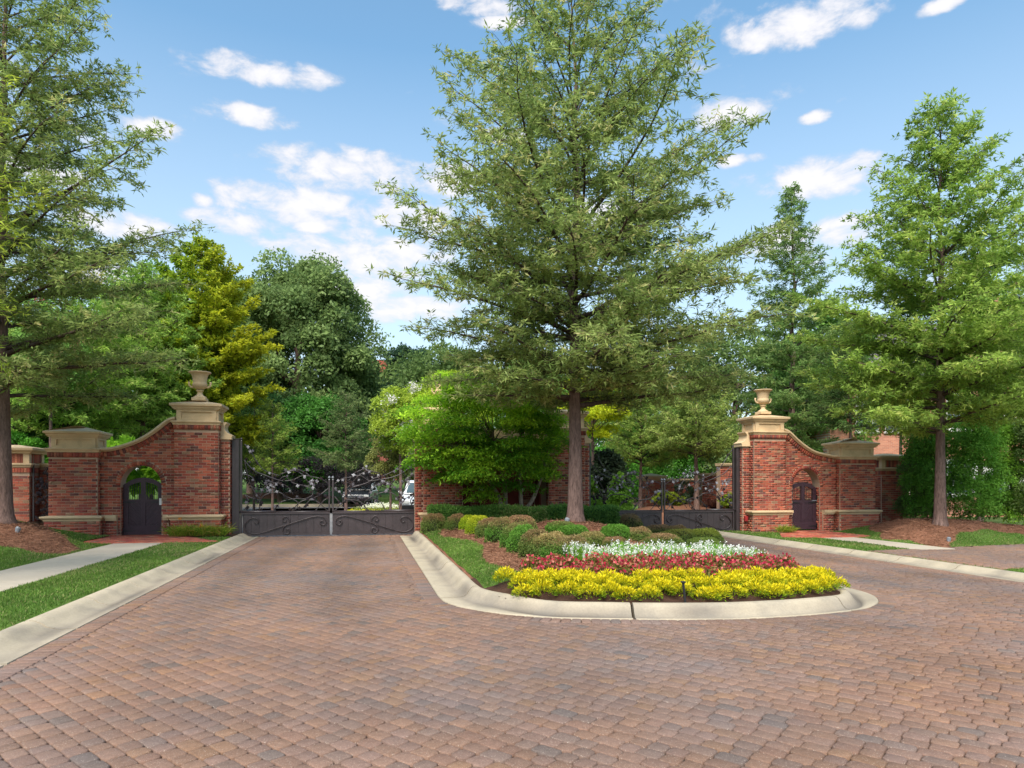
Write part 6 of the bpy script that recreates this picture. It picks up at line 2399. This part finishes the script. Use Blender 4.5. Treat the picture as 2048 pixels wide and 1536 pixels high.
# ------------------------------------------------------------------ vehicles
def suv(px, Y, rz, paint, label, z=0.0, name='parked_car'):
    x, y = at(px, Y)
    root = empty(name, (x, y, z), label, 'car', rz=rz)
    W2 = 0.92
    body = [(-2.25, 0.42), (-2.28, 0.75), (-2.2, 1.02), (-1.95, 1.08), (-1.0, 1.12), (1.0, 1.08), (1.95, 0.95), (2.25, 0.82), (2.32, 0.55), (2.25, 0.38)]
    cab = [(-2.15, 1.06), (-1.95, 1.62), (-1.7, 1.70), (0.35, 1.70), (0.65, 1.62), (1.25, 1.09)]

    def hull(prof, w0, w1, nm, mat, bot=None):
        m_ = MB()
        n = len(prof)
        secs = [(-w0, 0.0), (-w0 + 0.05, 1), (w0 - 0.05, 1), (w0, 0.0)]
        rings = []
        zmin = min(p[1] for p in prof)
        zmax = max(p[1] for p in prof)
        for k, (yy, f) in enumerate([(-w0 * 0.93, 0), (-w0, 1), (w0, 1), (w0 * 0.93, 0)]):
            ring = []
            for a, b in prof:
                t = (b - zmin) / (zmax - zmin)
                wy = (w0 + (w1 - w0) * t)
                sx = 1.0 if f else 0.975
                ring.append((a * sx, math.copysign(wy, yy) * (1.0 if f else 1.0) + (0.05 * (-1 if yy < 0 else 1) * (1 - f) * -1 * 0), b - (0 if f else 0)))
            rings.append(ring)
        m_.loft([rings[1], rings[2]])
        return m_
    m = hull(body, W2, W2 * 0.97, 'body', paint)
    o_ = m.build('body', paint, root, local=True)
    bev = o_.modifiers.new('bevel', 'BEVEL')
    bev.width = 0.07
    bev.segments = 3
    m = hull(cab, W2 * 0.93, W2 * 0.74, 'cabin', paint)
    o_ = m.build('cabin', paint, root, local=True)
    bev = o_.modifiers.new('bevel', 'BEVEL')
    bev.width = 0.05
    bev.segments = 2
    # glazing laid proud of the cabin
    m = MB(); m.add([(-2.13, -0.66, 1.16), (-2.13, 0.66, 1.16), (-1.995, 0.58, 1.56), (-1.995, -0.58, 1.56)], [(0, 3, 2, 1)]); m.add([(-2.145, -0.66, 1.16), (-2.145, 0.66, 1.16), (-2.01, 0.58, 1.56), (-2.01, -0.58, 1.56)], [(0, 1, 2, 3)]); m.build('rear_window', M['glass'], root, local=True)
    m = MB(); m.add([(1.24, -0.70, 1.15), (1.24, 0.70, 1.15), (0.74, 0.60, 1.59), (0.74, -0.60, 1.59), (1.225, -0.70, 1.15), (1.225, 0.70, 1.15), (0.725, 0.60, 1.59), (0.725, -0.60, 1.59)], [(0, 1, 2, 3), (7, 6, 5, 4)]); m.build('windscreen', M['glass'], root, local=True)
    for s_ in (-1, 1):
        for a, b in ((-1.8, -0.95), (-0.88, -0.05), (0.02, 0.85)):
            yb_, yt_ = s_ * (W2 * 0.925), s_ * (W2 * 0.79)
            m = MB(); m.add([(a, yb_, 1.17), (b, yb_, 1.17), (min(b, 0.55), yt_, 1.58), (a + 0.05, yt_, 1.58), (a, yb_ * 1.012, 1.17), (b, yb_ * 1.012, 1.17), (min(b, 0.55), yt_ * 1.012, 1.58), (a + 0.05, yt_ * 1.012, 1.58)], [(0, 1, 2, 3), (7, 6, 5, 4)]); m.build('side_window', M['glass'], root, local=True)
        for a in (-1.4, 1.42):
            m = MB()
            rings = [[(a + q * math.cos(t), s_ * yy, 0.36 + q * math.sin(t)) for t in np.linspace(0, 2 * PI, 21)[:-1]] for q, yy in ((0.30, 0.70), (0.35, 0.72), (0.36, 0.80), (0.35, 0.92), (0.30, 0.94), (0.22, 0.925))]
            m.loft(rings); wh = m.build('wheel', M['tyre'], root, local=True)
            m = MB()
            rings = [[(a + q * math.cos(t), s_ * yy, 0.36 + q * math.sin(t)) for t in np.linspace(0, 2 * PI, 13)[:-1]] for q, yy in ((0.21, 0.92), (0.21, 0.945), (0.06, 0.935))]
            m.loft(rings); m.build('rim', M['grey'], wh, local=True)
        m = MB(); m.box(-2.30, -2.20, s_ * 0.78 - 0.11, s_ * 0.78 + 0.11, 0.86, 1.06, bev=0.02); m.build('tail_light', M['redlamp'], root, local=True)
        m = MB(); m.box(2.20, 2.33, s_ * 0.68 - 0.16, s_ * 0.68 + 0.16, 0.66, 0.80, bev=0.02); m.build('headlight', M['white'], root, local=True)
        m = MB(); m.box(0.75, 0.93, s_ * 1.0 - 0.09, s_ * 1.0 + 0.09, 1.08, 1.22, bev=0.03); m.build('mirror', paint, root, local=True)
    for a, nm in ((-2.34, 'rear_bumper'), (2.26, 'front_bumper')):
        m = MB(); m.box(a, a + 0.1, -0.88, 0.88, 0.36, 0.62, bev=0.03); m.build(nm, M['black'], root, local=True)


suv(846, 33.0, math.radians(263), M['carwhite'], 'white car beyond the left gate beside the maple, half hidden by the gate post')
suv(722, 48.0, math.radians(262), M['cardark'], 'dark car parked on the road far behind the left gate')


# ------------------------------------------------------------------ brick house behind the right trees
def house():
    x0, y0 = at(1890, 40)
    root = empty('brick_house', (x0, y0, 0.0), 'large orange brick house with grey roof half hidden by the trees at right', 'house', rz=math.radians(-11))
    wx0, wx1, d0, d1 = -6.6, 16.0, 0.0, 10.0
    he, hr = 7.4, 11.8
    OB = (0.52, 0.20, 0.11)
    m = MB()
    m.box(wx0, wx1, d0, d1, -0.5, he, OB)
    m.build('wall', HOUSE_BRICK, root, local=True)
    # front gable bay
    m = MB()
    m.box(-2.0, 3.6, -1.6, -0.002, -0.5, he, OB)
    m.build('bay_wall', HOUSE_BRICK, root, local=True)
    m = MB()
    m.prism([(-2.0, he), (3.6, he), (0.8, he + 3.0)], -1.6, -1.35, OB)
    m.build('gable', HOUSE_BRICK, root, local=True)
    RC = (0.16, 0.14, 0.15)
    m = MB()
    m.add([(wx0 - 0.5, d0 - 0.5, he), (wx1 + 0.5, d0 - 0.5, he), (wx1 + 0.5, d1 + 0.5, he), (wx0 - 0.5, d1 + 0.5, he), (wx0 + 4.6, 5, hr), (wx1 - 4.6, 5, hr)],
          [(0, 1, 5, 4), (1, 2, 5), (2, 3, 4, 5), (3, 0, 4), (3, 2, 1, 0)], RC)
    rf = m.build('roof', M['roof'], root, local=True)
    for i in range(16):
        z_ = he + 0.12 + i * (hr - he - 0.2) / 16
        t = (z_ - he) / (hr - he)
        m = MB()
        yy = (d0 - 0.5) + t * 5.5
        m.box(wx0 - 0.5 + t * 5.1, wx1 + 0.5 - t * 5.1, yy - 0.05, yy + 0.02, z_ - 0.01, z_ + 0.015, RC)
        m.build('shingle_course', M['roof'], rf, local=True)
    m = MB()
    m.prism([(-2.4, he - 0.15), (0.8, he + 3.25), (4.0, he - 0.15), (4.0, he + 0.05), (0.8, he + 3.45), (-2.4, he + 0.05)], -1.95, 3.5, RC)
    m.build('gable_roof', M['roof'], root, local=True)
    m = MB(); m.box(wx0 - 0.05, wx1 + 0.05, d0 - 0.12, d0 - 0.002, he - 0.35, he - 0.02); m.build('cornice', M['trim'], root, local=True)
    m = MB(); m.box(5.2, 6.4, 4.2, 5.2, hr - 1.5, hr + 1.6, OB); m.build('chimney', HOUSE_BRICK, root, local=True)
    for (wx, wz, yy) in [(-5.1, 4.6, 0), (-3.4, 4.6, 0), (-0.9, 4.6, -1.6), (1.6, 4.6, -1.6), (5.0, 4.6, 0), (7.6, 4.6, 0), (-5.1, 1.0, 0), (-3.4, 1.0, 0), (-0.9, 1.0, -1.6), (1.6, 1.0, -1.6), (5.0, 1.0, 0), (7.6, 1.0, 0)]:
        m = MB()
        m.box(wx - 0.08, wx + 1.28, yy - 0.06, yy - 0.003, wz - 0.08, wz + 1.88)
        fr = m.build('window_frame', M['trim'], root, local=True)
        m = MB(); m.box(wx, wx + 1.2, yy - 0.075, yy - 0.062, wz, wz + 1.8); m.build('pane', M['glass'], fr, local=True)
        for k in range(1, 4):
            m = MB(); m.box(wx + k * 0.3 - 0.018, wx + k * 0.3 + 0.018, yy - 0.09, yy - 0.076, wz, wz + 1.8); m.build('muntin', M['trim'], fr, local=True)
        for k in range(1, 4):
            m = MB(); m.box(wx, wx + 1.2, yy - 0.1, yy - 0.091, wz + k * 0.45 - 0.018, wz + k * 0.45 + 0.018); m.build('muntin', M['trim'], fr, local=True)
        m = MB(); m.box(wx - 0.15, wx + 1.35, yy - 0.12, yy - 0.003, wz - 0.2, wz - 0.083); m.build('sill', M['trim'], fr, local=True)
        for a, b in ((wx - 0.62, wx - 0.12), (wx + 1.32, wx + 1.82)):
            m = MB(); m.box(a, b, yy - 0.05, yy - 0.002, wz, wz + 1.8); m.build('shutter', M['shutter'] if wz > 3 else M['trim'], root, local=True)


def house_brick():
    m, nt, N, L = new_mat('house_brick')
    out = N.new('ShaderNodeOutputMaterial')
    b = N.new('ShaderNodeBsdfPrincipled')
    b.inputs['Roughness'].default_value = 0.95
    tc = N.new('ShaderNodeTexCoord')
    mp = N.new('ShaderNodeMapping')
    mp.inputs['Rotation'].default_value = (math.radians(90), 0, 0)
    L.new(tc.outputs['Object'], mp.inputs[0])
    br = N.new('ShaderNodeTexBrick')
    br.inputs['Scale'].default_value = 1.0
    br.inputs['Brick Width'].default_value = 0.22
    br.inputs['Row Height'].default_value = 0.075
    br.inputs['Mortar Size'].default_value = 0.006
    br.inputs['Color1'].default_value = (0.50, 0.20, 0.12, 1)
    br.inputs['Color2'].default_value = (0.36, 0.13, 0.08, 1)
    br.inputs['Mortar'].default_value = (0.45, 0.33, 0.25, 1)
    L.new(mp.outputs[0], br.inputs['Vector'])
    L.new(br.outputs['Color'], b.inputs['Base Color'])
    L.new(b.outputs[0], out.inputs[0])
    return m


HOUSE_BRICK = house_brick()
house()
# red roofed house far away in the gap
x, y = at(768, 120)
root = empty('distant_house', (x, y, 3.0), 'sliver of a distant red roof between the dark trees', 'house')
m = MB(); m.box(-6, 6, 0, 8, -3.5, 15.2, (0.22, 0.07, 0.05)); m.build('wall', M['roof'], root, local=True)
m = MB(); m.prism([(-6.5, 15.201), (6.5, 15.201), (4.5, 19.5), (-4.5, 19.5)], -0.5, 8.5, (0.30, 0.07, 0.05)); m.build('roof', M['roof'], root, local=True)
